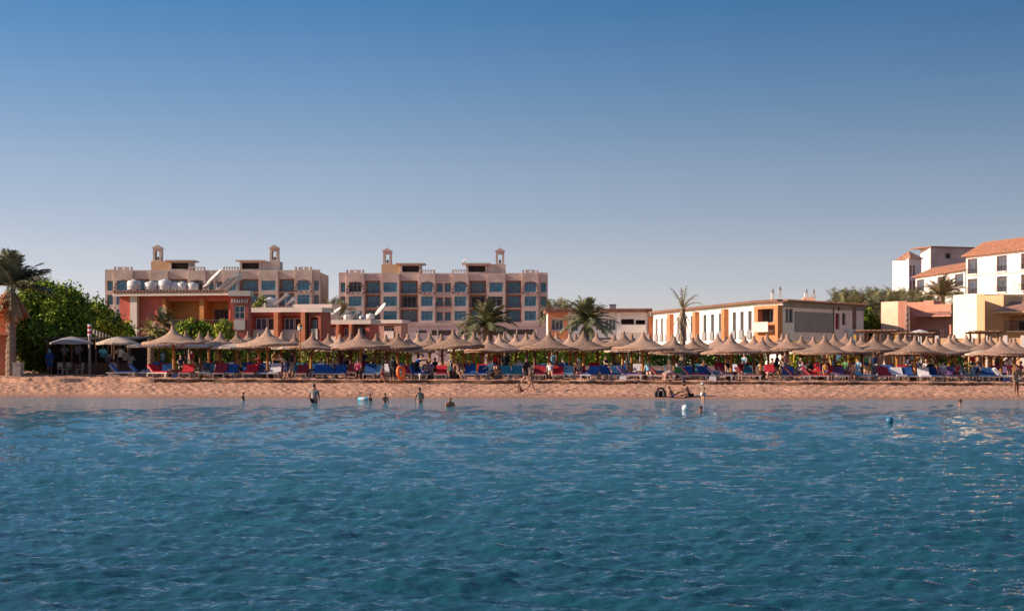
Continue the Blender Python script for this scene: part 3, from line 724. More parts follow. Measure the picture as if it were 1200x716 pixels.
for i in range(16):
    X = pxX(1187,150)+i*.45; mb.box(X-.02, X+.02, 149.6, 149.65, pyZ(345,150), pyZ(345,150)+.95)
mb.box(pxX(1187,150), pxX(1187,150)+6.8, 149.6, 149.65, pyZ(345,150)+.95, pyZ(345,150)+1.0); mb.build('terrace_railing', 'rail', s2)
# lattice mast before the salmon house
X = pxX(1063.5,160); lm = thing('lattice_mast', 'white lattice mast in front of the salmon house', 'mast', (X,160,1.2)); mb = MB()
for sx_ in (-.35,.35): mb.tube([(X+sx_,160,1.2),(X+sx_*.4,160,pyZ(356,160))], .05, 5)
mb.build('uprights', 'plastic', lm); mb = MB()
for i in range(9):
    z = 1.8+i*.6; f_ = 1-.6*(z-1.2)/5.2; f2 = 1-.6*(z-.6)/5.2; mb.tube([(X-.35*f_,160,z),(X+.35*f2,160,z+.6)], .03, 4); mb.tube([(X-.35*f_,160,z),(X+.35*f_,160,z)], .03, 4)
mb.build('bracing', 'plastic', lm)

# white hotel with orange tile roofs, upper right
wh = thing('white_hotel', 'white hotel with orange tiled roofs and dark window grilles, upper right', 'hotel', (75,240,1.2))
FA = Fac((pxX(1132,232),232), (pxX(1260,206.5),206.5)); FB = Fac.px(1073, 281, 1131, 256)
mb = MB(); hs = []; uw = []
ze = 17.3
for p0, p1 in ((1134,1145.5),(1168,1180),(1196.5,1209),(1226,1240)):
    a, b = FA.u(p0), FA.u(p1)
    for (z0, z1) in ((14.6,16.9),(11.6,13.9),(8.6,10.9)): hs.append((a,b,z0,z1,.3)); uw.append((FA,a,b,z0,z1))
FA.wall(mb, 0, FA.L, 1, ze, hs); FA.shell(mb, 0, FA.L, 1, ze, 9)
hs = []
for p0, p1 in ((1074.5,1083),(1098.5,1107.5),(1119,1129)):
    a, b = FB.u(p0), FB.u(p1)
    for (z0, z1) in ((14.0,16.1),(10.9,13.1)): hs.append((a,b,z0,z1,.3)); uw.append((FB,a,b,z0,z1))
FB.wall(mb, 0, FB.L, 1, 16.6, hs); FB.shell(mb, 0, FB.L, 1, 16.6, 9)
mb.build('wall', 'white', wh)
for (f_, a, b, z0, z1) in uw: window(f_, wh, a, b, z0, z1, -.22, 'frmbr', 'glassgrey' if rnd.random()<.7 else 'dark', 3, 1, .12, transom=.8)
for (f_, a, b, z0, z1) in uw: balcony(f_, wh, a, b, z0, .9, 0, 'white', .25, True)
mb = MB(); FA.box(mb, 0, FA.L, .004, .1, 14.25, 14.4); mb.build('string_course', 'pinkwhite', wh)
for f_, zz, rise in ((FA, ze, 2.2), (FB, 16.6, 1.7)):
    mb = MB(); n = 40
    P = [f_.pt(-.4,.7,zz), f_.pt(f_.L+.4,.7,zz), f_.pt(f_.L+.4,-7,zz), f_.pt(-.4,-7,zz)]
    mb.hexa([*P, f_.pt(-.4,-3.2,zz+rise), f_.pt(f_.L+.4,-3.2,zz+rise), f_.pt(f_.L+.4,-3.4,zz+rise), f_.pt(-.4,-3.4,zz+rise)])
    for i in range(int(f_.L/.45)):
        u = i*.45; mb.hexa([f_.pt(u,.75,zz+.02), f_.pt(u+.16,.75,zz+.02), f_.pt(u+.16,-3.2,zz+rise+.02), f_.pt(u,-3.2,zz+rise+.02), f_.pt(u,.75,zz+.12), f_.pt(u+.16,.75,zz+.12), f_.pt(u+.16,-3.2,zz+rise+.12), f_.pt(u,-3.2,zz+rise+.12)])
    mb.build('tile_roof', 'tile', wh)
Yt = 296; FT = Fac.px(1091, Yt, 1150, Yt+4); FTL = Fac.px(1079, Yt+6, 1091, Yt); mb = MB(); zT = pyZ(290,Yt); r = FT.rect(1108,1114,297,303)
FT.wall(mb, 0, FT.L, 12, zT, [(*r,.3)]); FT.shell(mb, 0, FT.L, 12, zT, .5); up = mb.build('upper_block', 'wallB', wh); window(FT, wh, *r, -.25, 'frmbr', 'dark', 2, 1)
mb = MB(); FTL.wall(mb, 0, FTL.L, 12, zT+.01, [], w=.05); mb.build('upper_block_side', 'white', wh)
mb = MB(); FT.box(mb, -.2, FT.L+.2, -6.6, .25, zT+.003, zT+.25); mb.build('upper_cornice', 'tilebr', wh)
Yq = 284; FQ = Fac.px(1065, Yq, 1080, Yq+2); FQL = Fac.px(1058, Yq+7, 1065, Yq); mb = MB(); zQ = pyZ(303,Yq)
hq = [(*FQ.rect(1066.5,1068.7,311,324),.3),(*FQ.rect(1070,1072.5,311,324),.3),(*FQ.rect(1066.5,1068.7,329,341),.3),(*FQ.rect(1070,1072.5,329,341),.3)]
FQ.wall(mb, 0, FQ.L, 1, zQ, hq); FQ.shell(mb, FQ.L-.01, FQ.L, 1, zQ, 7); FQL.wall(mb, 0, FQL.L, 1, zQ, []); mb.build('corner_tower', 'white', wh)
for h in hq: window(FQ, wh, *h[:4], -.25, 'frmbr', 'cl_darkred', 1, 1, .07)
mb = MB(); a = FQL.pt(-.3,.4,zQ); b = FQ.pt(-.2,.5,zQ); c = FQ.pt(FQ.L+.3,.5,zQ); d = FQ.pt(FQ.L+.3,-7,zQ); t_ = (FQ.pt(FQ.L,-3,zQ+1.7))
for p, q in ((a,b),(b,c),(c,d),(d,a)): mb.tri(p, q, t_)
mb.build('tower_roof', 'tilebr', wh)
X = pxX(1172,262)
mb = MB(); FA.box(mb, FA.u(1168), FA.u(1215), -9, -5, ze+1, ze+3.1); mb.build('roof_box', 'tilebr', wh)

# low cream terrace walls on the right behind the umbrellas
tw = thing('terrace_wall', 'low cream terrace wall under the cream house', 'wall', (pxX(1150,128),128,1.2)); mb = MB()
Ft = Fac.px(1078, 130, 1240, 127); Ft.box(mb, 0, Ft.L, -.4, 0, 1, pyZ(396,128)); mb.build('wall', 'cream', tw)
for i in range(9):
    mb = MB(); Ft.box(mb, i*Ft.L/8-.15, i*Ft.L/8+.15, -.45, .06, 1, pyZ(393,128)); mb.build('wall_pier', 'white', tw)
# red-roofed sheds seen between the white and the salmon building
sh_ = thing('garden_shed', 'red tiled shed roof behind the dark tree right of the white building', 'shed', (pxX(1022,200),200,1.2)); Fs = Fac.px(1010,200,1034,200); mb = MB(); Fs.wall(mb,0,Fs.L,1,6.4,[]); Fs.shell(mb,0,Fs.L,1,6.4,4); mb.build('wall','salmon',sh_); mb = MB(); hip(mb,Fs,-.3,Fs.L+.3,-4.3,.4,6.41,7.4); mb.build('roof','redor',sh_)

# ------------------------------------------------------------------ vegetation
def leaf(mb, p, s, r, m, up=.3):
    a = Vector((r.gauss(0,1), r.gauss(0,1), r.gauss(0,1))).normalized(); b = a.cross(Vector((r.gauss(0,1), r.gauss(0,1), r.gauss(0,1)))).normalized()
    a *= s; b *= s*.55; p = Vector(p)
    mb.quad(p-a, p+b, p+a, p-b, m)
def crown(mb, blobs, n, s, r, weights=(.45,.3,.25), shell=.55):
    tot = sum(b[3]*b[4]*b[5] for b in blobs)
    for (cx, cy, cz, rx, ry, rz) in blobs:
        k = int(n*(rx*ry*rz)/tot)
        # clumps inside the blob make an uneven outline
        cl = []
        for _ in range(max(6, k//45)):
            d = Vector((r.gauss(0,1), r.gauss(0,1), r.gauss(0,1))).normalized()*(r.uniform(shell,1.08))
            cl.append((cx+d.x*rx, cy+d.y*ry, cz+d.z*rz, r.uniform(.12,.24)*min(rx,rz)+.1, r.random()))
        for _ in range(k):
            c = r.choice(cl); q = Vector((r.gauss(0,.6), r.gauss(0,.6), r.gauss(0,.5)))*c[3]*1.3
            mi = 0 if c[4] < weights[0] else (1 if c[4] < weights[0]+weights[1] else 2)
            if r.random() < .2: mi = r.randrange(3)
            leaf(mb, (c[0]+q.x, c[1]+q.y, c[2]+q.z), s*r.uniform(.6,1.3), r, mi)
def tree(px, Y, z0, blobs, label, n, s, mats=('leaf1','leaf2','leaf3'), seed=1, name='leafy_tree', cat='tree', group=None, trunks=1):
    """blobs: (px,py,rx,rz) in photo pixels at distance Y"""
    r = random.Random(seed); X = pxX(px,Y); root = thing(name, label, cat, (X,Y,z0), group)
    B = [(pxX(b[0],Y), Y+r.uniform(-.5,.5)*b[2]*Y/FP*.6, pyZ(b[1],Y), b[2]*Y/FP, b[2]*Y/FP*.8, b[3]*Y/FP) for b in blobs]
    mb = MB()
    top = max(b[2] for b in B)
    for (cx, cy, cz, rx, ry, rz) in B:
        mb.tube([(X+r.uniform(-.1,.1), Y, z0-.1), (X*.7+cx*.3, Y, z0+(cz-z0)*.45), (cx, cy, cz)], [.16,.11,.04], 7)
    mb.build('trunk', 'barkgrey', root)
    mb = MB(); crown(mb, B, n, s, r); mb.build('crown', list(mats), root)
    return root
tree(62, 112, 1.1, [(48,352,28,20),(75,362,26,24),(38,378,22,24),(66,395,34,24),(95,376,16,20),(32,400,18,26),(50,420,26,14),(84,408,20,20)], 'large dense green tree right of the left-hand palm', 60000, .12, seed=4)
tree(112, 122, 1.1, [(112,368,14,16),(124,380,16,14),(108,388,16,14),(132,392,12,12)], 'smaller light green tree left of the red wall', 16000, .12, ('leaf3','leaf1','leaf2'), seed=5)
tree(148, 135, 1.2, [(148,386,8,9),(146,400,10,10)], 'small green bush tree in front of the red wall', 2500, .15, ('leaf1','leaf3','leaf2'), seed=6)
tree(222, 132, 1.2, [(216,388,10,9),(228,384,10,9),(240,388,11,10),(250,394,9,9)], 'row-like green tree in front of the ochre balcony', 5000, .15, ('leaf1','leaf2','leaf3'), seed=7)
tree(262, 130, 1.2, [(262,386,9,12),(265,398,11,10)], 'pale yellow-green tree left of the white bay', 4200, .14, ('leaf3','leafy','leaf1'), seed=8)
tree(1020, 175, 1.2, [(1016,372,9,9),(1024,380,9,12),(1014,388,10,10)], 'dark round tree between the white building and salmon house', 5000, .18, ('leaf2','leaf1','leaf2'), seed=9)
tree(295, 167, 1.2, [(306,352,5,5),(300,358,4,4)], 'thin pale shrub on the edge of the flat red roof', 600, .14, ('leafy','leafy','leaf1'), seed=10)

# palms
def frond(mb, c, az, el, L, r, m, droop=1.0, nl=26, wd=.5):
    d = Vector((math.cos(az)*math.cos(el), math.sin(az)*math.cos(el), math.sin(el))); side = Vector((-math.sin(az), math.cos(az), 0))
    p = Vector(c); pts = [p.copy()]; dirs = []; n = 10; dd = d.copy()
    for i in range(n):
        dd = (dd + Vector((0,0,-.085*droop*(.4+i/n*1.6)))).normalized(); p = p + dd*(L/n); pts.append(p.copy()); dirs.append(dd.copy())
    mb.tube(pts, [.045*(1-i/(n+1.)) + .008 for i in range(n+1)], 4, m, cap=False)
    for j in range(nl):
        t = .12+.88*j/(nl-1); k = min(n-1, int(t*n)); f = t*n-k; q = pts[k].lerp(pts[min(k+1,n)], min(f,1)); dr = dirs[k]
        ll = L*.2*wd/.5*(math.sin(math.pi*min(1,t*.86+.1))**.6)+.05
        nrm = dr.cross(side).normalized()
        for sg in (-1,1):
            e = (side*sg*.8 + dr*.75 + nrm*r.uniform(-.35,.2) + Vector((0,0,-.25*r.random()))).normalized()*ll*r.uniform(.8,1.1)
            w = dr*.035*(1+wd)
            mb.quad(q-w, q+w, q+e*.6+w*.8, q+e, m) if True else None
def palm_meshes(r, fr_len, nf, mats=(0,1), crown_h=0, dead=0, dates=0, el_lo=-35, el_hi=80, droop=1.0, nl=26, wd=.5):
    mb = MB()
    for i in range(nf):
        az = r.uniform(0, 6.283); el = R(el_lo+(el_hi-el_lo)*((i+.5)/nf)**.8)
        frond(mb, (0,0,crown_h), az, el, fr_len*r.uniform(.8,1.08)*(1-.25*max(0,math.sin(el))), r, mats[0] if r.random()<.6 else mats[1], droop*r.uniform(.7,1.3), nl, wd)
    db = MB()
    for i in range(dead):
        frond(db, (0,0,crown_h-.15), r.uniform(0,6.283), R(r.uniform(-80,-40)), fr_len*r.uniform(.5,.75), r, 0, .6, 16, wd*.7)
    dt = MB()
    for i in range(dates):
        a = r.uniform(0,6.283); q = Vector((math.cos(a)*r.uniform(.4,1.0), math.sin(a)*r.uniform(.4,1.0), crown_h-r.uniform(.5,2.0))); dt.tube([(0,0,crown_h-.1), q], .03, 4)
        for _ in range(60): leaf(dt, q+Vector((r.gauss(0,.16), r.gauss(0,.16), -abs(r.gauss(.35,.3)))), .09, r, 0)
    return mb, db, dt
def trunk_mesh(h, r0, r1, bend, r):
    mb = MB(); n = int(h/.22)+3; pts = []; rad = []
    for i in range(n+1):
        t = i/n; pts.append((bend[0]*t*t, bend[1]*t*t, h*t)); rad.append((r0+(r1-r0)*t)*(1.08 if i%2 else .94))
    mb.tube(pts, rad, 10); return mb
def palm(px, pyc, Y, label, fl, nf, seed, r0=.22, bend=(0,0), dead=10, dates=0, mats=('palm1','palm2'), z0=None, droop=1.0, group='date palms', name='palm_tree', el=(-35,80), nl=26, wd=.5, deadmat='palmdry'):
    r = random.Random(seed); zc = pyZ(pyc, Y); z0 = 1.1 if z0 is None else z0; h = zc-z0; X = pxX(px,Y)
    root = thing(name, label, 'palm tree', (X-bend[0], Y-bend[1], z0), group)
    t = trunk_mesh(h, r0, r0*.75, bend, r).build('trunk', 'bark'); t.parent = root
    c, d, dt = palm_meshes(r, fl, nf, dead=dead, dates=dates, droop=droop, el_lo=el[0], el_hi=el[1], nl=nl, wd=wd)
    for nm, q, ms in (('crown', c, list(mats)), ('dead_fronds', d, [deadmat]), ('date_clusters', dt, ['dates'])):
        if q.f: o = q.build(nm, ms); o.parent = root; o.location = (bend[0], bend[1], h)
    return root
palm(13, 336, 101, 'tall palm with orange date clusters at the left edge', 3.1, 64, 1, .36, dead=46, dates=11, droop=.55, el=(0,88), z0=1.0, wd=.75, mats=('palmgrey','palm2'))
palm(571, 380, 128, 'bushy green palm leaning before the middle hotel', 2.9, 72, 2, .24, dead=14, bend=(.5,0), droop=.9, z0=1.2, el=(-15,85))
palm(547, 392, 131, 'thin dry palm left of the bushy green one', 2.6, 7, 21, .14, dead=6, mats=('palmdry','palm2'), z0=1.2, bend=(1.2,0))
palm(688, 377, 140, 'broad palm in front of the orange-framed villa', 3.1, 74, 3, .26, dead=14, z0=1.2, mats=('palm2','palm1'), el=(-20,85))
palm(800, 362, 118, 'bare dry palm with few broken fronds before white building', 2.5, 7, 46, .26, dead=8, mats=('palmdry','palm2'), z0=1.2, droop=1.0, nl=12, el=(30,80), wd=.3)
palm(190, 380, 128, 'unkempt dry palm in front of the red wall', 2.0, 34, 5, .3, dead=34, mats=('palm1','palmdry'), z0=1.2)
palm(177, 390, 126, 'short straw-coloured palm left of the unkempt one', 1.6, 30, 15, .3, dead=20, mats=('palmdry','leafy'), z0=1.2)
palm(1103, 347, 200, 'wide palm below the white hotel windows', 3.9, 44, 6, .26, dead=8, z0=1.2, mats=('palm2','palmdry'), el=(5,75), droop=.8, wd=.7)
base_far = None; far_l = []
fx = [(978,350,255),(986,348,262),(993,351,250),(1001,347,268),(1008,350,256),(1015,347,262),(1023,351,250),(1030,348,266),(1037,350,255),(1044,347,262),(1052,350,252),(1059,347,262),(1066,351,250),(1074,349,258),(1082,352,246),(1090,350,252),(1048,353,245),(1019,354,244),(1034,354,246),(1005,355,242),(990,355,244),(1060,355,244),(654,360,262),(646,362,258),(664,361,265),(388,357,300),(394,360,290),(402,362,285),(1122,352,240)]
proto = []
for s in range(3):
    r = random.Random(60+s); c, d, dt = palm_meshes(r, 3.6, 30, nl=14, wd=.75, dead=6); hh = 7.0
    proto.append((c.build('crown', ['palm1','palm2']), d.build('dead_fronds', ['palmdry']), trunk_mesh(hh, .26, .2, (0,0), r).build('trunk','bark')))
seen = {}
for i, (px, py, Y) in enumerate(fx):
    z0 = 1.2; h = pyZ(py, Y)-z0-.8
    where = 'right of the white building' if 970 < px < 1025 else 'above the salmon house' if px < 1110 and px >= 1025 else 'below the white hotel' if px >= 1110 else 'above the orange-framed villa' if px > 600 else 'between the two beige hotels'
    root = thing('palm_tree', 'distant dark palm crown in the grove ' + where, 'palm tree', (pxX(px,Y), Y, z0), 'distant palms '+where)
    root.rotation_euler.z = rnd.uniform(0,6)
    for k, o in enumerate(proto[i%3]):
        c = o if (i < 3) else o.copy()
        if i >= 3: col.objects.link(c)
        c.parent = root
        if k < 2: c.location = (0,0,h)
        else: c.scale = (1,1,h/7.0)
# hedges and bushes behind the umbrellas
def bush(px0, px1, Y, ptop, label, mats, seed, n=3600, s=.12, name='hedge', cat='hedge', depth=1.2, group=None):
    r = random.Random(seed); X0, X1 = pxX(px0,Y), pxX(px1,Y); zt = pyZ(ptop,Y); z0 = 1.15
    root = thing(name, label, cat, ((X0+X1)/2, Y, z0), group); mb = MB()
    core = MB(); m_ = .25
    k = max(3, int((X1-X0)/.8)); P = []
    for i in range(k):
        x = X0+(X1-X0)*(i+.5)/k; core.tube([(x,Y,z0-.05),(x+r.uniform(-.15,.15),Y,z0+(zt-z0)*.5),(x+r.uniform(-.3,.3),Y,zt-.25)], [.05,.04,.02], 5)
    core.build('stems', 'barkgrey', root)
    N = int(n*(X1-X0)*(zt-z0)/6)
    for _ in range(N):
        x = r.uniform(X0, X1); hv = zt-z0 + .22*math.sin(x*1.7+seed)+.12*math.sin(x*4.1)
        z = z0+hv*r.random()**.75; y = Y+r.uniform(-depth, depth)*.5
        leaf(mb, (x+r.gauss(0,.06), y+r.gauss(0,.05), z+r.gauss(0,.05)), s*r.uniform(.6,1.3), r, 0 if math.sin(x*2.1+z*3+seed) + r.gauss(0,.6) > 0 else r.randrange(1,3))
    mb.build('foliage', list(mats), root)
G1 = ('leaf3','leaf1','leaf3'); G2 = ('leaf2','leaf1','leaf2'); G3 = ('leafy','leaf1','leaf3')
for a in [(166,205,127,408,'green hedge below the unkempt dry palm',('leaf1','leaf3','leaf2'),1),(205,250,129,410,'dark hedge behind the second front umbrella gap',G2,2),(252,300,128,409,'green and yellow hedge beneath the white bay',('leaf1','leafy','leaf2'),3),
          (300,352,130,410,'dark green hedge beneath the shaded balconies',('leaf2','leaf3','leaf2'),4),(352,392,127,410,'yellowish bushes right of the lamp post',G3,5),(392,440,127,409,'yellow-green bushes left of the woman in black',G3,6),
          (440,482,128,412,'low green bushes behind the woman in black',('leaf1','leafy','leaf3'),7),(528,562,128,411,'round green bush behind the leaning palm trunk',('leaf1','leaf3','leafy'),8),(572,600,129,412,'short olive bush right of the palm trunk',G3,9),
          (600,655,133,409,'bright green sunlit hedge left of the villa palm',G1,10),(655,712,133,409,'bright green sunlit hedge under the villa palm',G1,11),(712,752,133,410,'bright green hedge end beside the dark hedge',('leaf3','leaf1','leaf1'),12),
          (753,800,130,413,'clipped dark hedge left of the bare palm',G2,13),(800,850,130,413,'clipped dark hedge right of the bare palm',G2,14),(850,896,130,414,'right end of the clipped dark hedge',G2,15),
          (925,960,128,413,'patchy green bush below the grey wall panel',('leaf1','leaf3','leaf2'),16),(975,1020,128,414,'light green bush below the outside stair',('leaf3','leaf1','leafy'),17),(1090,1130,124,414,'dark bush left of the cream terrace wall',G2,18)]:
    bush(*a, depth=1.4)
bush(1122, 1142, 101, 424, 'loose dry green shrub between the loungers at right', ('leafy','leaf1','palmdry'), 31, 700, .10, 'shrub', 'shrub')

# lawn and low garden walls
lawn = MB(); lawn.quad((-40,128,1.215),(45,128,1.215),(60,178,1.215),(-55,178,1.215)); lo = lawn.build('lawn', mat('lawn_grass', (.10,.17,.04), .95, .3, 1.2, bump=.5)); tag(lo, kind='structure')
for a, b, lb in ((598,760,'low tan garden wall in front of the bright hedge'),(765,915,'low tan garden wall in front of the clipped hedge'),(232,330,'low pale kerb wall behind the left umbrellas')):
    t = thing('garden_wall', lb, 'wall', (pxX((a+b)/2,124),124,1.15)); mb = MB(); mb.box(pxX(a,124),pxX(b,124),124,124.35,1.1,1.58); mb.build('wall','concrete' if a<300 else 'pinkwhite',t); mb = MB(); mb.box(pxX(a,124)-.05,pxX(b,124)+.05,123.94,124.41,1.583,1.66); mb.build('coping','concrete',t)

# ------------------------------------------------------------------ umbrellas
UR = 2.0
def umbrella_proto(R_, H_, seed):
    r = random.Random(seed); mb = MB(); prof = []
    for t in (0,.03,.07,.13,.2,.28,.38,.5,.62,.75,.88,1.0):
        zz = H_*(.80*math.exp(-t*3.9) - .80*math.exp(-3.9)*t + (1-t)*.20); prof.append((max(.035, R_*t), zz))
    prof[0] = (.04, H_*1.06); prof[1] = (.10, H_*.97)
    low = [(R_*1.01,-.03),(R_*.99,-.13)]; under = [(R_*.9,-.03),(R_*.5,H_*.22),(.12,H_*.62)]
    mb.lathe((prof+low+under)[::-1], 48, wob=.014, r=r)
    ph = [r.uniform(0,6.28) for _ in range(6)]
    for i, (x, y, z) in enumerate(mb.v):                       # sagging, uneven thatch
        q = math.hypot(x, y)/R_; a = math.atan2(y, x)
        z += q*q*(.035*math.sin(2*a+ph[0])+.03*math.sin(3*a+ph[1])+.018*math.sin(7*a+ph[2])); k_ = 1+.018*math.sin(5*a+ph[3])+.02*math.sin(2*a+ph[4])
        mb.v[i] = (x*k_+ (.05*math.cos(ph[5])*max(0, z/H_)**2), y*k_, z)
    return mb
def strut_mesh(R_, H_):
    out = []
    for k in range(6):
        a = k*math.pi/3+.3; mb = MB(); mb.tube([(.08*math.cos(a),.08*math.sin(a),-.55),(R_*.62*math.cos(a),R_*.62*math.sin(a),H_*.12-.05)], .028, 5); out.append(mb)
    return out
protos = {}
def uproto(kind, R_, H_, var=0):
    root = thing('straw_umbrella', 'x', 'beach umbrella'); tm_ = ('thatch','thatch_old','thatch_new','thatch_old')[len(protos)%4]; c = umbrella_proto(R_, H_, len(protos)+5).build('canopy', tm_, None, True); c.parent = root
    fr = MB(); r = random.Random(5)
    nk = 220                                                       # one continuous ragged straw skirt
    for k in range(nk):
        a = 2*math.pi*k/nk; q = R_*.985; q2 = R_*r.uniform(.98,1.02)
        fr.v.append((q*math.cos(a), q*math.sin(a), -.08)); fr.v.append((q2*math.cos(a), q2*math.sin(a), -.13-(r.uniform(.0,.10) if k % 2 else .0)))
    for k in range(nk): k2 = (k+1) % nk; fr.f.append((2*k, 2*k+1, 2*k2+1, 2*k2)); fr.m.append(0)
    f = fr.build('fringe', tm_); f.parent = c
    p = MB(); p.tube([(0,0,-1.0),(0,0,0)], .10, 10); p = p.build('pole', 'pole'); p.parent = root
    for s in strut_mesh(R_, H_): o = s.build('strut', 'poledark'); o.parent = root
    protos[kind] = root; root['_h'] = H_
    return root
[uproto('big%d'%i, 1.90+.05*i, 1.10-.03*i) for i in range(3)]; [uproto('mid%d'%i, 1.60+.06*i, .93+.03*i) for i in range(4)]; [uproto('small%d'%i, 1.30+.08*i, .86) for i in range(2)]
tb = MB(); tb.lathe([(.3,0),(.33,.05),(.33,.5),(.40,.53),(.40,.57),(.05,.58)], 18); tab_me = tb.build('base_table', 'rattan'); tab_me.hide_render = False
front = [(204,381),(314,383),(423,385),(533,385.5),(643,387),(753,388.5),(857,390.5),(965,392),(1072,393),(1173,394)]
others = [ # px, apex row, distance
 (258,388,103.5,'mid'),(364,389,103.5,'mid'),(466,390,103.5,'mid'),(573,393,103,'mid'),(684,388,103.5,'big'),(790,394,103,'mid'),(891,394,103,'mid'),(997,395,103,'mid'),(1098,396,102.5,'mid'),(1189,396,102.5,'mid'),
 (235,389,109,'mid'),(329,389,109,'mid'),(411,390,108,'mid'),(519,391,108,'mid'),(587,391,104.5,'mid'),(627,388,107,'mid'),(729,388,107,'mid'),(813,395,104,'mid'),(924,391,103,'mid'),(1023,391,104,'mid'),(1112,393,107,'mid'),
 (218,387,114,'small'),(279,388,108,'mid'),(292,388,114,'small'),(477,391,104,'mid'),(503,390,113,'mid'),(555,389,113,'mid'),(617,390,112,'mid'),(653,390,116,'small'),(701,390,113,'mid'),(719,391,112,'mid'),(760,391,113,'mid'),
 (788,392,112,'mid'),(817,391,113,'big'),(842,391,113,'mid'),(884,393,112,'mid'),(901,391,114,'mid'),(917,391,118,'small'),(952,394,113,'small'),(979,391,112,'mid'),(990,390,118,'small'),(1042,392,112,'mid'),(1051,391.5,116,'mid'),(1060,392,120,'small'),(1119,392,112,'mid'),(1133,392,114,'mid'),(1183,396,112,'small'),
 (245,388,119,'small'),(591,390,116,'small'),(675,391,116,'small'),(851,393,118,'small'),
 (304,390,118,'mid'),(345,391,112,'mid'),(384,391,115,'mid'),(398,391.5,111,'mid'),(440,391,112,'mid'),(453,392,117,'mid'),(490,391,117,'mid'),(544,391,118,'mid'),(566,391.5,113,'mid'),(604,391,113,'mid'),(667,391,112,'mid'),(740,391,117,'mid'),(872,393,117,'mid'),(938,393,112,'mid'),(1010,393,112,'mid'),(1087,394,112,'mid'),(1152,395,110,'mid'),(1162,394,116,'mid')]
ORD = ['first','second','third','fourth','fifth','sixth','seventh','eighth','ninth','tenth']
fxs = [f[0] for f in front]
def gap(px):
    k = sum(1 for f in fxs if f < px)
    if k == 0: return 'left of the first front umbrella'
    if k == 10: return 'right of the last front umbrella'
    return f'between the {ORD[k-1]} and {ORD[k]} front umbrellas'
def make_umb(kind, px, py, Y, label, group, table=False, dark=False):
    P = protos[kind+str(rnd.randrange({'big':3,'mid':4,'small':2}[kind]))]; c = copy_tree(P); X = pxX(px, Y); z0 = gz(X, Y)-.03; za = pyZ(py, Y); H_ = P['_h']; eave = za-H_*1.06-z0
    c.location = (X, Y, z0); tag(c, label, 'beach umbrella', group); rz = rnd.uniform(0, 6)
    c.rotation_euler = (rnd.uniform(-.035,.035), rnd.uniform(-.035,.035), rz)
    for ch in c.children:
        n = ch.name.split('.')[0]
        if n == 'pole': ch.location = (0,0,eave+.3); ch.scale = (1,1,eave+.3)
        else: ch.location = (0,0,eave)
        if n == 'pole' and dark: ch.data = ch.data.copy(); ch.data.materials[0] = M['poledark']
    del c['_h']
    if table:
        t = tab_me.copy(); col.objects.link(t); t.parent = c
    return c
for i, (px, py) in enumerate(front):
    w = ('last' if i == 9 else ORD[i])
    make_umb('big', px, py, 99.2, f'large straw umbrella with rattan pole table, {ORD[i]} from left in front row', 'large straw umbrellas in the front row', True)
SEC = {}
for (px, py, Y, k) in others: SEC.setdefault(gap(px), []).append(px)
for (px, py, Y, k) in others:
    L_ = sorted(SEC[gap(px)]); j = L_.index(px); n = len(L_)
    which = 'only smaller' if n == 1 else (('left', 'right')[j] if n == 2 else ORD[j]) + ' smaller'
    make_umb(k, px, py, Y, f'{which} straw umbrella seen {gap(px)}' + (', counted from left' if n > 2 else ''), 'smaller straw umbrellas in the rows behind', Y < 104, rnd.random() < .35)
def del_tree(o):
    for ch in list(o.children): del_tree(ch)
    bpy.data.objects.remove(o)
for k in list(protos): del_tree(protos[k])
bpy.data.objects.remove(tab_me)
# flat canvas parasols at left and one far right
def parasol(px, py, Y, r, rise, label, m, polem='poledark'):
    X = pxX(px,Y); z0 = gz(X,Y)-.02; za = pyZ(py,Y); t = thing('flat_parasol', label, 'parasol', (X,Y,z0)); mb = MB()
    n = 16
    top = (X,Y,za); P = [(X+r*math.cos(2*math.pi*k/n), Y+r*math.sin(2*math.pi*k/n), za-rise*(1+.08*math.sin(k*2.1))) for k in range(n)]
    Q = [(X+r*.45*math.cos(2*math.pi*k/n), Y+r*.45*math.sin(2*math.pi*k/n), za-rise*.33) for k in range(n)]
    for k in range(n):
        k2 = (k+1)%n; mb.tri(top, Q[k], Q[k2]); mb.quad(Q[k], P[k], P[k2], Q[k2]); a, b = P[k], P[k2]
        mb.quad(a, (a[0],a[1],a[2]-.12), (b[0],b[1],b[2]-.12), b)
    mb.build('canopy', m, t); mb = MB(); mb.tube([(X,Y,z0),(X,Y,za-.03)], .05, 8); mb.build('pole', polem, t)
    mb = MB(); mb.lathe([(.3,.0),(.3,.06),(.06,.1)], 12, (X,Y,z0)); mb.build('base', 'concrete', t)
parasol(84, 394, 104, 1.45, .42, 'flat grey parasol in front of the big green tree', 'canvasgrey')
parasol(138, 394.5, 104, 1.45, .42, 'flat tan parasol right of the grey one', 'canvastan')
parasol(186, 400, 103, 2.1, .3, 'wide flat tan parasol behind the first straw umbrella', 'canvastan')
parasol(228, 401.5, 103, 1.7, .25, 'flat tan parasol right of the wide one', 'canvastan')
parasol(1078, 386, 124, 1.2, .42, 'grey-white parasol before the salmon house', 'tank', 'metal')
for k, (px, Y) in enumerate(((275,102.5),(345,106),(397,105),(445,106),(551,106),(735,106),(946,107),(1150,106))):
    parasol(px, 402.5+ (px-275)*.0088, Y, 1.6, .25, ('nearer ' if px == 275 else 'farther ' if px == 397 else '') + 'low flat straw-coloured shade ' + gap(px), 'canvastan')

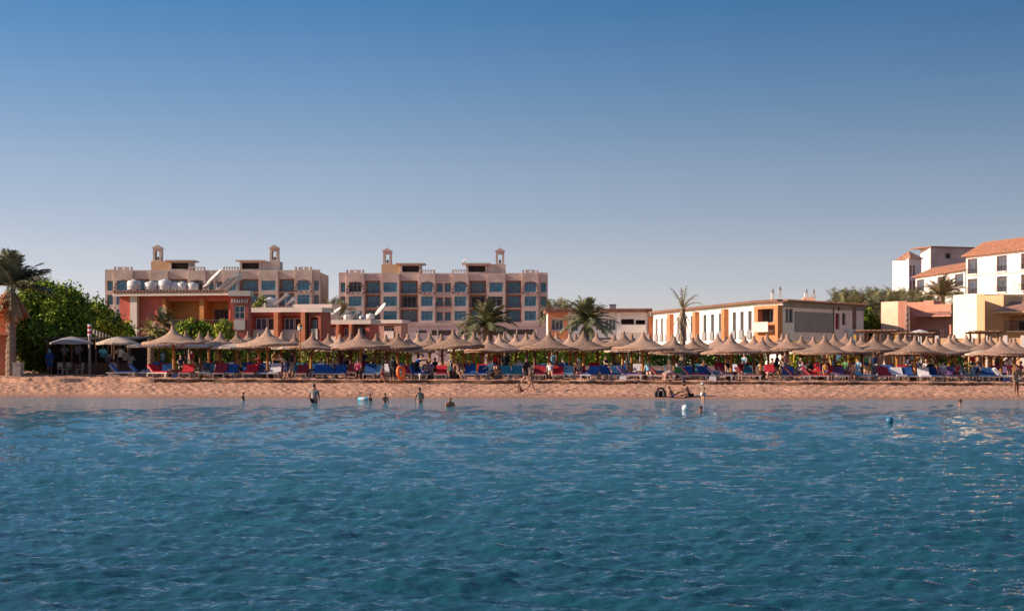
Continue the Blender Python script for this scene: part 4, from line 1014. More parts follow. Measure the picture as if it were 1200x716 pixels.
# ------------------------------------------------------------------ left edge: building, post, kiosk
t = thing('orange_gatehouse', 'orange-red building cut off by the left picture edge', 'building', (-35,103,1)); mb = MB()
F = Fac((-40,101.5), (pxX(9,101.5),101.5)); F.wall(mb, 0, F.L, .8, 5.6, [(F.L-2.3, F.L-1.2, 1.2, 3.4, .4)]); F.shell(mb, 0, F.L, .8, 5.6, 1.2); mb.box(-62, -36.2, 103, 111, .8, 6.2); mb.build('wall', 'redor', t)  # rear box, mostly out of view, is added to shade the big tree
mb = MB(); F.box(mb, -.2, F.L+.4, -.3, .8, 3.85, 4.05); mb.build('awning', 'orange', t)
window(F, t, F.L-2.3, F.L-1.2, 1.25, 3.4, -.35, 'frmbr', 'dark', 1, 1, .08, name='door')
t = thing('concrete_block', 'grey concrete block beside the palm trunk at the left edge', 'block', (pxX(21,99.5),99.5,.9)); mb = MB(); mb.box(pxX(16.5,99.5),pxX(25.5,99.5),99.2,99.9,.85,1.98); mb.build('block_body','concrete',t); mb = MB(); mb.box(pxX(16,99.5),pxX(26,99.5),99.14,99.96,1.983,2.06); mb.build('cap','concrete',t)
K = thing('beach_kiosk', 'dark open beach kiosk hung with goods under the green tree', 'kiosk', (pxX(110,108),108,1.15)); X0, X1 = pxX(60,108), pxX(160,108)
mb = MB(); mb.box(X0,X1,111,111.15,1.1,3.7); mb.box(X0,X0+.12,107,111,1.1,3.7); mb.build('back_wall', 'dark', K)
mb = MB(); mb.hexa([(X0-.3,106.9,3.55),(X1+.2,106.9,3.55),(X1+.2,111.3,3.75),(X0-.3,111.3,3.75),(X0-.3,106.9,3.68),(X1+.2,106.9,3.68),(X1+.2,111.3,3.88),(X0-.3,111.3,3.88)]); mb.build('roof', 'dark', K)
for i in range(6):
    x = X0+.2+(X1-X0-.4)*i/5; mb = MB(); mb.tube([(x,106.5,1.1),(x,106.5,3.55)], .06, 7); mb.build('post', 'poledark', K)
mb = MB(); mb.box(X0+1.0, X1-.4, 107.4, 108.0, 1.1, 2.0); mb.build('counter', 'rattan', K)
goods = [(76,408,'cl_dim'),(92,407,'cl_dim'),(121,410,'cl_teal'),(127,416,'cl_dim'),(141,410,'cl_grey'),(147,414,'cl_dim'),(153,418,'cl_dim')]
for i, (px, py, c) in enumerate(goods):
    X = pxX(px,106.4); z = pyZ(py,106.4); t = thing('hanging_garment', '', 'garment', (X,106.35,z)); mb = MB()
    mb.hexa([(X-.16,106.3,z-.5),(X+.16,106.3,z-.5),(X+.14,106.4,z-.5),(X-.14,106.4,z-.5),(X-.2,106.32,z+.05),(X+.2,106.32,z+.05),(X+.2,106.38,z+.05),(X-.2,106.38,z+.05)])
    for sg in (-1,1): mb.hexa([(X+sg*.2,106.31,z-.2),(X+sg*.36,106.31,z-.25),(X+sg*.36,106.39,z-.25),(X+sg*.2,106.39,z-.2),(X+sg*.17,106.33,z+.04),(X+sg*.24,106.33,z+.02),(X+sg*.24,106.37,z+.02),(X+sg*.17,106.37,z+.04)])
    mb.build('cloth', c, t); mb = MB(); mb.tube([(X,106.35,z+.04),(X,106.35,3.5)], .01, 4); mb.build('hanger','rail',t)
    t['label'] = ['grey shirt hanging left of the grey parasol pole','grey shirt hanging right of the grey parasol pole','teal shirt hanging in the kiosk middle','grey shirt hanging below the teal one','grey shirt hanging leftmost under the tan parasol','grey shirt hanging second under the tan parasol','grey shirt hanging lowest at the kiosk right end'][i]; t['group'] = 'shirts hanging in the kiosk'
t = thing('striped_post', 'short red and white striped post top above the kiosk', 'post', (pxX(105,105.6),105.6,1.1)); X = pxX(105,105.6); mb = MB(); mb.tube([(X,105.6,1.1),(X,105.6,3.85)], .09, 10); mb.build('post_shaft','concrete',t)
for i in range(5):
    mb = MB(); mb.tube([(X,105.6,3.853+i*.16),(X,105.6,3.85+(i+1)*.16)], .13, 10); mb.build('band', 'cl_red' if i%2 else 'cl_white', t)
t = thing('shade_sail', 'dark sagging shade cloth stretched right of the striped post', 'shade sail', (pxX(118,108),108,4)); mb = MB()
A_, B_, C2, D_ = (pxX(106,106),106,pyZ(384,106)), (pxX(134,106),106,pyZ(396,106)), (pxX(134,112),112,pyZ(395,112)), (pxX(104,112),112,pyZ(388,112))
n = 8; g = [[None]*(n+1) for _ in range(n+1)]
for i in range(n+1):
    for j in range(n+1):
        u, v = i/n, j/n; p = (1-u)*(1-v)*Vector(A_)+u*(1-v)*Vector(B_)+u*v*Vector(C2)+(1-u)*v*Vector(D_); p.z -= .35*math.sin(math.pi*u)*math.sin(math.pi*v); g[i][j] = p
for i in range(n):
    for j in range(n): mb.quad(g[i][j], g[i+1][j], g[i+1][j+1], g[i][j+1])
c_ = mb.build('cloth', 'canvasgrey', t, True); c_.modifiers.new('s','SOLIDIFY').thickness = .02
for p in (B_, C2):
    mb = MB(); mb.tube([(p[0],p[1],1.1), p], .05, 6); mb.build('post','poledark',t)

# lamp posts
def lamp(px, ptop, Y, label, m='pole', head=True):
    X = pxX(px,Y); z0 = gz(X,Y)-.02; z1 = pyZ(ptop,Y); t = thing('lamp_post', label, 'lamp post', (X,Y,z0)); mb = MB(); mb.tube([(X,Y,z0),(X,Y,z0+.3),(X,Y,z0+.32),(X,Y,z1)], [.09,.09,.05,.04], 8); mb.build('post', m, t)
    mb = MB(); mb.lathe([(.06,0),(.15,.08),(.17,.3),(.1,.33)], 8, (X,Y,z1)); mb.build('lamp_glass', 'lampglass', t)
    mb = MB(); mb.lathe([(.2,.333),(.12,.42),(.02,.5)], 8, (X,Y,z1)); mb.build('lamp_cap', m, t)
lamp(351.5, 388, 101, 'yellow lamp post right of the second front umbrella')
lamp(102.5, 350, 124, 'dark lamp post rising between the two left trees', 'metal')
lamp(736, 412, 121, 'short white lamp post before the bright hedge end', 'plastic')
lamp(750, 413, 122, 'short white lamp post before the dark hedge', 'plastic')
lamp(221, 409, 118, 'short white lamp post behind the first front umbrella', 'plastic')
lamp(161, 390, 121, 'brown lamp post with round head before the red wall', 'poledark')
lamp(169, 410, 116, 'short white lamp post left of the first front umbrella', 'plastic')

# small timber pergola at right behind umbrellas
def pergola(p0, p1, Y, ptop, label, n=4):
    X0, X1 = pxX(p0,Y), pxX(p1,Y); zt = pyZ(ptop,Y); t = thing('timber_pergola', label, 'pergola', ((X0+X1)/2,Y,1.15))
    for i in range(n):
        x = X0+(X1-X0)*i/(n-1)
        for y in (Y, Y+2.5): mb = MB(); mb.box(x-.07,x+.07,y-.07,y+.07,1.1,zt); mb.build('post','poledark',t)
    for y in (Y, Y+2.5): mb = MB(); mb.box(X0-.4,X1+.4,y-.05,y+.05,zt+.003,zt+.16); mb.build('beam','poledark',t)
    mb = MB(); k = int((X1-X0)/.4)
    for i in range(k+1): x = X0+(X1-X0)*i/k; mb.box(x-.04,x+.04,Y-.4,Y+2.9,zt+.164,zt+.26)
    mb.build('rafters','poledark',t)
pergola(1013, 1050, 124, 390, 'dark timber pergola left of the salmon house', 4)
pergola(1148, 1170, 122, 391, 'dark timber pergola before the cream house', 3)
pergola(1056, 1094, 122, 393, 'low timber pergola beneath the grey-white parasol', 4)
# playground slides behind the right umbrellas
def slide(px, Y, c, label, flip=1):
    X = pxX(px,Y); z0 = gz(X,Y); t = thing('play_slide', label, 'slide', (X,Y,z0), 'playground slides behind the right umbrellas'); mb = MB()
    P = [(X-1.1*flip, 2.35),(X-.7*flip,2.2),(X,1.3),(X+.7*flip,.5),(X+1.2*flip,.35)]
    for (a, za), (b, zb) in zip(P, P[1:]):
        mb.hexa([(a,Y-.25,z0+za-.05),(b,Y-.25,z0+zb-.05),(b,Y+.25,z0+zb-.05),(a,Y+.25,z0+za-.05),(a,Y-.25,z0+za),(b,Y-.25,z0+zb),(b,Y+.25,z0+zb),(a,Y+.25,z0+za)])
        for yy in (Y-.28, Y+.25): mb.hexa([(a,yy,z0+za-.05),(b,yy,z0+zb-.05),(b,yy+.03,z0+zb-.05),(a,yy+.03,z0+za-.05),(a,yy,z0+za+.18),(b,yy,z0+zb+.18),(b,yy+.03,z0+zb+.18),(a,yy+.03,z0+za+.18)])
    mb.build('chute', c, t); mb = MB()
    for yy in (Y-.25,Y+.25): mb.tube([(X-1.2*flip,yy,z0),(X-1.1*flip,yy,z0+2.9)], .04, 6)
    for k in range(6): mb.tube([(X-1.18*flip,Y-.25,z0+.3+k*.35),(X-1.18*flip,Y+.25,z0+.3+k*.35)], .025, 5)
    mb.build('ladder', 'cl_yellow', t)
slide(1067, 118, 'cl_cyan', 'blue slide behind the ninth front umbrella'); slide(985, 118, 'cl_lightblue', 'light blue slide right of the eighth front umbrella', -1)
def swing(px, Y, label):
    X = pxX(px,Y); z0 = gz(X,Y); t = thing('swing_frame', label, 'swing', (X,Y,z0))
    for sg in (-1,1):
        for yy in (-.9,.9): mb = MB(); mb.tube([(X+sg*1.5,Y+yy,z0),(X+sg*1.2,Y,z0+2.35)], .05, 6); mb.build('leg','cl_yellow',t)
    mb = MB(); mb.tube([(X-1.3,Y,z0+2.37),(X+1.3,Y,z0+2.37)], .05, 6); mb.build('crossbar','cl_yellow',t)
    for q in (-.5,.5):
        mb = MB(); mb.box(X+q-.22,X+q+.22,Y-.1,Y+.1,z0+.5,z0+.54); s_ = mb.build('swing_seat','cl_red',t)
        mb = MB(); [mb.tube([(X+q+e*.2,Y,z0+.54),(X+q+e*.2,Y,z0+2.35)], .012, 4) for e in (-1,1)]; mb.build('chain','rail',s_)
swing(950, 117, 'yellow swing frame left of the eighth front umbrella pole')
swing(975, 119, 'yellow swing frame right of the eighth front umbrella pole')

# ------------------------------------------------------------------ sun loungers (foot end towards the sea)
def lounger_proto():
    root = thing('sun_lounger', 'x', 'sun lounger'); W = .34
    mb = MB()
    for sx_ in (-1,1): mb.box(sx_*W-.03,sx_*W+.03,-.95,.95,.30,.37)
    mb.box(-W+.03,W-.03,-.95,-.89,.30,.37); mb.box(-W+.03,W-.03,.89,.95,.30,.37)
    o = mb.build('frame','plastic'); o.parent = root
    mb = MB()
    for i in range(12): mb.box(-W+.032,W-.032,-.87+i*.095,-.80+i*.095,.335,.36)
    o = mb.build('seat_slats','plastic'); o.parent = root
    for sx_ in (-1,1):
        for yy in (-.82,.72):
            mb = MB(); mb.hexa([(sx_*W-.035,yy-.03,0),(sx_*W+.035,yy-.03,0),(sx_*W+.035,yy+.03,0),(sx_*W-.035,yy+.03,0),(sx_*W-.045,yy-.07,.30),(sx_*W+.045,yy-.07,.30),(sx_*W+.045,yy+.07,.30),(sx_*W-.045,yy+.07,.30)])
            o = mb.build('leg','plastic'); o.parent = root
    ca, sa = math.cos(R(47)), math.sin(R(47)); L_ = .62; y0, z0 = .28, .37
    def bp(u, d): return (y0+ca*u-sa*d, z0+sa*u+ca*d)
    mb = MB()
    def slab(mb, x0, x1, u0, u1, d0, d1):
        q = [bp(u0,d0), bp(u0,d1), bp(u1,d0), bp(u1,d1)]
        mb.hexa([(x0,*q[0]),(x1,*q[0]),(x1,*q[1]),(x0,*q[1]),(x0,*q[2]),(x1,*q[2]),(x1,*q[3]),(x0,*q[3])])
    slab(mb, -W, W, 0, L_, -.04, 0); o = mb.build('backrest','plastic'); o.parent = root
    mb = MB(); mb.box(-W+.02,W-.02,-.9,y0-.02,.372,.44); o = mb.build('cushion','cl_red'); o.parent = root
    mb = MB(); slab(mb, -W-.01, W+.01, .0, L_+.05, .005, .075); slab(mb, -W-.01, W+.01, L_+.0, L_+.05, -.06, .005); slab(mb, -W-.01, W+.01, L_-.45, L_+.05, -.075, -.045)
    o = mb.build('towel','cl_red'); o.parent = root
    return root
LP = lounger_proto(); mcache = {}
def recol(ob, key):
    k = (ob.data.name.split('.')[0] + key)
    k = (ob.name.split('.')[0], key)
    if k not in mcache: d = ob.data.copy(); d.materials[0] = M[key]; mcache[k] = d
    ob.data = mcache[k]
CN = {'cl_red':'bright red','cl_darkred':'dark red','cl_blue':'blue','cl_teal':'teal','cl_white':'white towelled','cl_lightblue':'light blue','cl_purple':'purple','cl_pink':'pink','cl_green':'green','cl_navy':'navy'}
rw, bl, dr, te, wt, lb_, pu, gr = 'cl_red','cl_blue','cl_darkred','cl_teal','cl_white','cl_lightblue','cl_purple','cl_green'
FL = [(143,bl,90,98.7),(166,bl,90,99),(187,rw,60,98.6),(196,bl,10,99.6),(219,rw,0,98.4),(243,te,0,98.9),(258.5,dr,0,98.6),(271,bl,0,98.8),(293.5,rw,0,98.5),(309,bl,0,99),
 (322,wt,0,98.6),(330,dr,5,98.8),(354,dr,0,98.4),(374,bl,0,98.8),(386,bl,5,98.7),(399,bl,0,98.5),(433,bl,0,98.5),(443,lb_,0,98.7),(477,dr,0,98.9),(491,bl,30,98.3),(517,rw,0,98.3),
 (551,bl,0,98.2),(566,bl,-5,98.8),(596,te,20,98.6),(608,te,10,98.9),(633,dr,0,98.6),(654,rw,0,98.4),(665,lb_,0,98.7),(680,dr,0,98.7),(692.5,bl,-25,98.3),(713,bl,30,99.5),(737,pu,75,98.2),(727,lb_,20,99.8),(758,bl,0,99.8),
 (775,dr,80,98.2),(806,bl,0,99.5),(827,bl,10,99.7),(812,dr,85,98.4),(842,pu,85,98.3),(875,dr,85,98.3),(925,bl,0,99.5),(933,dr,85,98.2),(957,rw,0,99.6),(954,rw,85,98.1),(985,pu,0,98.8),(1010,lb_,40,98.9),
 (1037,dr,0,98.8),(1053,wt,0,98.5),(1065,bl,0,98.6),(1083,wt,-8,98.3),(1094,bl,0,98.7),(1114,pu,85,98.4),(1150,lb_,10,98.8),(1160,bl,0,98.7),(1178,wt,85,98.3),(1140,te,85,98.8)]
rr = random.Random(42)
BL = []
for row, Y in enumerate((103.2, 107.6, 112)):
    px = 170 + row*9
    while px < 1195:
        if rr.random() < .62: BL.append((px+rr.uniform(-3,3), rr.choice([rw,bl,bl,dr,te,wt,bl,pu]), rr.choice([0,0,10,-12,80]), Y+rr.uniform(-.5,.5), row))
        px += 22 if row < 2 else 30
def place_l(px, c, rz, Y, label, group):
    o = copy_tree(LP); X = pxX(px,Y); o.location = (X, Y, gz(X,Y)-.02); o.rotation_euler = (0,0,R(rz)); tag(o, label, 'sun lounger', group)
    for ch in o.children:
        n = ch.name.split('.')[0]
        if n in ('cushion','towel'): recol(ch, c)
    return o
occ = {}
for k, (px, c, rz, Y) in enumerate(FL): occ.setdefault((CN[c], gap(px), abs(rz) > 50), []).append(px)
for (px, c, rz, Y) in FL:
    L_ = sorted(occ[(CN[c], gap(px), abs(rz) > 50)]); j = L_.index(px)
    pos = '' if len(L_) == 1 else (', left one' if j == 0 else ', right one') if len(L_) == 2 else f', {ORD[j]} from left'
    place_l(px, c, rz, Y, f"{CN[c]} {'sideways ' if abs(rz)>50 else ''}front-row lounger{pos}, {gap(px)}", 'sun loungers along the front edge of the beach')
occ = {}
for (px, c, rz, Y, row) in BL: occ.setdefault((CN[c], gap(px), row), []).append(px)
for (px, c, rz, Y, row) in BL:
    L_ = sorted(occ[(CN[c], gap(px), row)]); j = L_.index(px)
    pos = '' if len(L_) == 1 else (', left one' if j == 0 else ', right one') if len(L_) == 2 else f', {ORD[j]} from left'
    place_l(px, c, rz, Y, f"{CN[c]} lounger in the {ORD[row+1]} row{pos}, {gap(px)}", 'sun loungers in the shaded rows behind')
del_tree(LP)

# ------------------------------------------------------------------ people
def skinmesh(verts, edges, radii, level=1):
    me = bpy.data.meshes.new('t'); me.from_pydata([tuple(v) for v in verts], edges, []); me.update()
    ob = bpy.data.objects.new('t', me); col.objects.link(ob)
    md = ob.modifiers.new('sk','SKIN'); md.use_smooth_shade = True; md.branch_smoothing = .3
    if not me.skin_vertices: 
        bm = bmesh.new(); bm.from_mesh(me); bm.verts.layers.skin.verify(); bm.to_mesh(me); bm.free()
    sv = me.skin_vertices[0].data
    for i, r in enumerate(radii):
        sv[i].radius = r if isinstance(r, tuple) else (r, r); sv[i].use_root = (i == 0)
    ss = ob.modifiers.new('ss','SUBSURF'); ss.levels = level; ss.render_levels = level
    dg = bpy.context.evaluated_depsgraph_get(); dg.update()
    ev = ob.evaluated_get(dg); out = bpy.data.meshes.new_from_object(ev)
    bpy.data.objects.remove(ob); bpy.data.meshes.remove(me)
    return out
POSE = { # lean, (thighL, thighR), (kneeL, kneeR), (upperL, upperR), (elbowL, elbowR), abduct arms
 'stand': (3,(2,-3),(2,4),(5,-4),(12,10),.16), 'walk': (5,(24,-16),(8,26),(-22,25),(18,25),.14), 'wade': (4,(5,-5),(4,4),(14,8),(30,25),.2),
 'hips': (2,(4,-4),(3,3),(-12,-14),(75,80),.55), 'bend': (52,(12,4),(12,10),(75,60),(15,20),.1), 'sit': (8,(84,80),(85,78),(35,30),(45,55),.14),
 'sitlean': (-28,(78,84),(30,42),(-15,-20),(20,25),.3), 'recline': (-38,(86,88),(5,25),(5,-5),(30,60),.2), 'squat': (38,(112,108),(128,126),(70,62),(40,50),.15),
 'sitback': (30,(88,78),(60,100),(22,30),(35,45),.22), 'lie': (-72,(88,86),(10,45),(-30,20),(60,80),.3), 'phone': (6,(2,-2),(2,2),(35,8),(110,15),.15)}
LEG = .43
def skeleton(pose, H):
    lean, th, kn, ua, el, ab = POSE[pose]; s = H/1.72
    v = {}; P = Vector((0,0,0)); l = R(lean); T = Vector((0,-math.sin(l),math.cos(l)))
    v['pel'] = P; v['wai'] = P+T*.15; v['che'] = P+T*.34; v['upc'] = P+T*.45; v['nek'] = P+T*.55
    hl = R(lean*.45); Hd = Vector((0,-math.sin(hl)-.05,math.cos(hl))).normalized()
    v['hd0'] = v['nek']+Hd*.085; v['hd1'] = v['nek']+Hd*.15+Vector((0,-.012,0)); v['hd2'] = v['nek']+Hd*.225
    for i, sd in enumerate((-1,1)):
        a = R(th[i]); b = a-R(kn[i]); hp = P+Vector((sd*.085,0,-.03)); v['hip%d'%i] = hp
        k = hp+Vector((sd*.045,-math.sin(a),-math.cos(a)))*.425; v['mth%d'%i] = hp.lerp(k,.5); v['kne%d'%i] = k
        an = k+Vector((sd*.0,-math.sin(b),-math.cos(b)))*.42; v['clf%d'%i] = k.lerp(an,.35)+Vector((0,.012,0)); v['ank%d'%i] = an
        f = Vector((sd*.15,-math.cos(b),math.sin(b)*.9-.18)).normalized(); v['hee%d'%i] = an+Vector((0,.03,-.045)); v['toe%d'%i] = an+f*.17+Vector((0,0,-.03))
        sh = v['nek']-T*.08+Vector((sd*.185,0,0)); v['shd%d'%i] = sh
        c = R(ua[i])+l*.3; e = sh+Vector((sd*ab,-math.sin(c),-math.cos(c))).normalized()*.29; v['elb%d'%i] = e; v['mua%d'%i] = sh.lerp(e,.5)
        c2 = c+R(el[i]); w = e+Vector((-sd*ab*.3,-math.sin(c2),-math.cos(c2))).normalized()*.25; v['wri%d'%i] = w; d = (w-e).normalized(); v['plm%d'%i] = w+d*.07; v['mfa%d'%i] = e.lerp(w,.4)
    for k in v: v[k] = v[k]*s
    return v, s
RAD = dict(pel=(.16,.12),wai=(.145,.105),che=(.178,.125),upc=(.165,.105),nek=.055,hd0=(.07,.08),hd1=(.078,.095),hd2=(.068,.08),hip=.10,mth=.10,kne=.072,clf=.07,ank=.045,hee=.036,toe=.032,shd=.066,mua=.056,elb=.045,mfa=.043,wri=.026,plm=(.038,.018))
EDG = [('pel','wai'),('wai','che'),('che','upc'),('upc','nek'),('nek','hd0'),('hd0','hd1'),('hd1','hd2')]
for i in '01': EDG += [('pel','hip'+i),('hip'+i,'mth'+i),('mth'+i,'kne'+i),('kne'+i,'clf'+i),('clf'+i,'ank'+i),('ank'+i,'hee'+i),('ank'+i,'toe'+i),('upc','shd'+i),('shd'+i,'mua'+i),('mua'+i,'elb'+i),('elb'+i,'mfa'+i),('mfa'+i,'wri'+i),('wri'+i,'plm'+i)]
CLO = {'shorts':['pel','hip0','mth0','hip1','mth1'],'briefs':['pel','hip0','hip1'],'swimsuit':['pel','wai','che','hip0','hip1'],'tshirt':['wai','che','upc','shd0','mua0','shd1','mua1','pel'],
       'robe':['pel','wai','che','upc','shd0','mua0','elb0','mfa0','shd1','mua1','elb1','mfa1','hip0','mth0','kne0','hip1','mth1','kne1'],'trousers':['pel','hip0','mth0','kne0','clf0','hip1','mth1','kne1','clf1'],'top':['che','wai','upc']}
cacheP = {}
def submesh(pose, H, keys, inflate):
    ck = (pose, round(H,2), tuple(keys), inflate)
    if ck in cacheP: return cacheP[ck]
    v, s = skeleton(pose, H); ks = list(keys)
    if 'pel' in ks: ks.remove('pel'); ks.insert(0,'pel')
    idx = {k:i for i,k in enumerate(ks)}
    E = [(idx[a],idx[b]) for a,b in EDG if a in idx and b in idx]
    rad = []
    for k in ks:
        r = RAD[k] if k in RAD else RAD[k[:-1]]
        r = r if isinstance(r, tuple) else (r,r); rad.append(((r[0]+inflate)*s, (r[1]+inflate)*s))
    cacheP[ck] = skinmesh([v[k] for k in ks], E, rad); return cacheP[ck]
ALL = ['pel']+[k for k in skeleton('stand',1.72)[0] if k != 'pel']
bodyc = {}
def body(pose, H, skin):
    ck = (pose, round(H,2), skin)
    if ck in bodyc: return bodyc[ck]
    base = submesh(pose, H, tuple(ALL), 0).copy(); base.materials.clear(); base.materials.append(M[skin]); base.materials.append(M['eye'])
    v, s = skeleton(pose, H); mb = MB(); r = random.Random(3)
    for i, sd in enumerate((-1,1)):                       # five fingers on each hand, rooted in the palm
        w, p = v['wri%d'%i], v['plm%d'%i]; d = (p-w).normalized(); side = Vector((sd*.3,-1,0)).cross(d); side = (d.cross(Vector((1,0,0)))).normalized() if d.cross(Vector((1,0,0))).length > .1 else Vector((0,1,0))
        n = d.cross(side).normalized()
        for f in range(4):
            o_ = side*(f-1.5)*.019*s; L_ = (.068,.078,.074,.058)[f]*s; a = w+d*.07*s+o_
            mb.tube([a, a+d*L_*.55, a+(d*.9+n*.35*-sd)*L_], [.0095*s,.009*s,.006*s], 5)
        a = w+d*.03*s+side*-.03*s; mb.tube([a, a+(d*.6-side*.6)*.04*s, a+(d*.9-side*.5)*.065*s], [.012*s,.010*s,.007*s], 5)
    h = v['hd1']; up = (v['hd2']-v['hd0']).normalized(); fw = Vector((0,-up.z,up.y)).normalized(); rt = Vector((1,0,0))
    mb.tube([h+fw*.085*s+up*.02*s, h+fw*.118*s-up*.022*s, h+fw*.085*s-up*.03*s], [.008*s,.016*s,.008*s], 6)   # nose
    for sd in (-1,1):
        mb.ball(h+rt*sd*.078*s, (.012*s,.022*s,.03*s), 6, 5)                                       # ear
        mb.ball(h+rt*sd*.032*s+fw*.088*s+up*.018*s, .011*s, 6, 5, 1)                               # eye
    mb.box(h.x-.022*s,h.x+.022*s,h.y-.1*s,h.y-.08*s,h.z-.058*s,h.z-.048*s,1)                         # mouth
    bm = bmesh.new(); bm.from_mesh(base); n0 = len(bm.verts); vs = [bm.verts.new(q) for q in mb.v]
    for f, mi in zip(mb.f, mb.m):
        try: q = bm.faces.new([vs[i] for i in f]); q.material_index = mi; q.smooth = True
        except ValueError: pass
    bm.to_mesh(base); bm.free()
    bodyc[ck] = base; return base
def hairmesh(pose, H, style, m):
    v, s = skeleton(pose, H); h = v['hd1']; up = (v['hd2']-v['hd0']).normalized(); fw = Vector((0,-up.z,up.y)); mb = MB()
    mb.ball(h+up*.035*s-fw*.02*s, (.089*s,.103*s,.10*s), 12, 8)
    if style == 'long': mb.ball(h-fw*.06*s-up*.07*s, (.082*s,.05*s,.15*s), 10, 7)
    if style == 'hat': mb.lathe([(.17*s,0),(.1*s,.02*s),(.095*s,.1*s),(.05*s,.12*s)], 14, h+up*.055*s)
    if style == 'scarf': mb.ball(h-up*.05*s-fw*.01*s, (.10*s,.105*s,.13*s), 12, 8)
    return mb
pcount = 0
def person(px, Y, pose, label, H=1.7, skin='skin', hair='hair', style='short', clothes=(), rz=0, z=None, sink=None, group=None):
    """z: height of the lowest body point; sink: depth of the pelvis below/above the water for waders"""
    global pcount; pcount += 1
    X = pxX(px, Y); v, s = skeleton(pose, H)
    low = min(v[k].z for k in v if k[:3] in ('hee','toe','ank','pel')) - .035*s
    if pose in ('sit','sitlean','recline','lie','sitback') and z is not None: low = v['pel'].z - .105*s
    g0 = gz(X, Y) if z is None else z
    root = thing('person', label, 'person', (X, Y, g0 if sink is None else sink), group, R(rz))
    oz = -low if sink is None else 0
    o = bpy.data.objects.new('body', body(pose, H, skin)); col.objects.link(o); o.parent = root; o.location = (0,0,oz)
    if style != 'bald':
        hb = hairmesh(pose, H, style, hair).build('hat' if style == 'hat' else 'headscarf' if style == 'scarf' else 'hair', hair, None, True); hb.parent = root; hb.location = (0,0,oz)
    for (c, m_) in clothes:
        me = submesh(pose, H, tuple(CLO[c]), .016 if c != 'robe' else .035).copy(); me.materials.clear(); me.materials.append(M[m_])
        q = bpy.data.objects.new({'tshirt':'shirt','top':'top'}.get(c, c), me); col.objects.link(q); q.parent = root; q.location = (0,0,oz)
    return root
def wy(py): return FP*CZ/(py-HY)          # distance on the water for an image row
B_ = 'body'
person(368, wy(472), 'wade', 'man in grey shirt wading waist-deep, back to the sea', 1.78, 'skind', 'hair', 'short', (('tshirt','cl_grey'),('shorts','cl_black')), 180, sink=.17)
person(279.5, wy(469), 'sitback', 'swimmer with only dark head above water beside a child', 1.6, 'skind', 'hair', 'short', (('shorts','cl_navy'),), 60, sink=-.45)
person(284.5, wy(469), 'wade', 'child standing in the water at left, next to dark head', 1.15, 'skind', 'hair', 'short', (('shorts','cl_navy'),), 90, sink=-.08)
person(433, wy(470), 'wade', 'child holding a pale blue swim ring in the shallows', 1.2, 'skind', 'hairb', 'short', (('shorts','cl_navy'),), 60, sink=-.16)
person(451, wy(471.5), 'wade', 'dark haired boy shoulder-deep right of the blue ring', 1.25, 'skind', 'hair', 'short', (('shorts','cl_navy'),), 20, sink=-.08)
person(492, wy(472), 'wade', 'woman in patterned swimsuit sitting deep in the shallows', 1.62, 'skind', 'hair', 'short', (('swimsuit','cl_pattern'),('top','cl_pattern')), 200, sink=.05)
person(527, wy(476.5), 'wade', 'bald broad bather chest-deep in the water', 1.7, 'skind', 'hair', 'bald', (('shorts','cl_black'),), 20, sink=-.28)
person(821, wy(483), 'wade', 'dark haired swimmer, head only, beside the white buoy', 1.6, 'skind', 'hair', 'short', (('shorts','cl_navy'),), 0, sink=-.47)
person(1124, wy(475.5), 'wade', 'swimmer with dark red hair at right, arm trailing', 1.6, 'skind', 'hairb', 'short', (('shorts','cl_navy'),), 90, sink=-.42)
person(824, 84.8, 'phone', 'small child with white hat standing ankle-deep', 1.22, 'skin', 'cl_white', 'hat', (('briefs','cl_white'),('top','cl_pattern')), -70, sink=.42)
person(1191, 89, 'stand', 'bare-chested man standing at the waterline on the right', 1.72, 'skind', 'hair', 'short', (('shorts','cl_pattern'),), 10)
person(808, 89.4, 'sitback', 'brown shirtless man sitting on wet sand, bent forward to child', 1.95, 'skind', 'hair', 'short', (('shorts','cl_black'),), -72, z=gz(10,89.4)+.0)
person(790, 89.2, 'recline', 'child lying back on the wet sand beside the sitting man', 1.35, 'skind', 'hair', 'short', (('shorts','cl_navy'),), 62, z=gz(9,89.2)+.02)
person(611, 91.0, 'squat', 'small child squatting on the sand at the centre', 1.0, 'skind', 'hair', 'short', (('shorts','cl_red'),), -40)
person(622, 92.0, 'walk', 'thin bare-legged child walking on the sand at the centre', 1.4, 'skind', 'hair', 'long', (('swimsuit','cl_black'),), 70)
person(616, 96.0, 'walk', 'dark-haired woman in black standing behind the walking child', 1.66, 'skin', 'hair', 'long', (('robe','cl_black'),), 60)
person(460, 95.6, 'stand', 'woman in black robe and headscarf holding an orange ring', 1.68, 'skind', 'cl_black', 'scarf', (('robe','cl_black'),('trousers','cl_black')), 160)
person(448, 95.8, 'walk', 'brown boy in shorts walking left of the woman in black', 1.2, 'skind', 'hair', 'short', (('shorts','cl_darkred'),), 80)
person(420, 98.3, 'sit', 'woman in bright pink top sitting under third front umbrella', 1.62, 'skind', 'hair', 'long', (('tshirt','cl_pink'),('trousers','cl_black')), 0, z=gz(-9.8,98.3)+.40)
person(336, 97.6, 'bend', 'person in pale top bending over right of second front umbrella', 1.7, 'skin', 'hairb', 'short', (('tshirt','cl_grey'),('trousers','cl_navy')), -50)
person(342, 98.6, 'stand', 'dark-clothed person standing behind the bending one', 1.72, 'skind', 'hair', 'short', (('tshirt','cl_black'),('trousers','cl_grey')), 140)
person(487, 98.6, 'bend', 'person in blue shirt leaning over left of fourth front umbrella', 1.74, 'skin', 'hair', 'short', (('tshirt','cl_blue'),('trousers','cl_black')), 60)
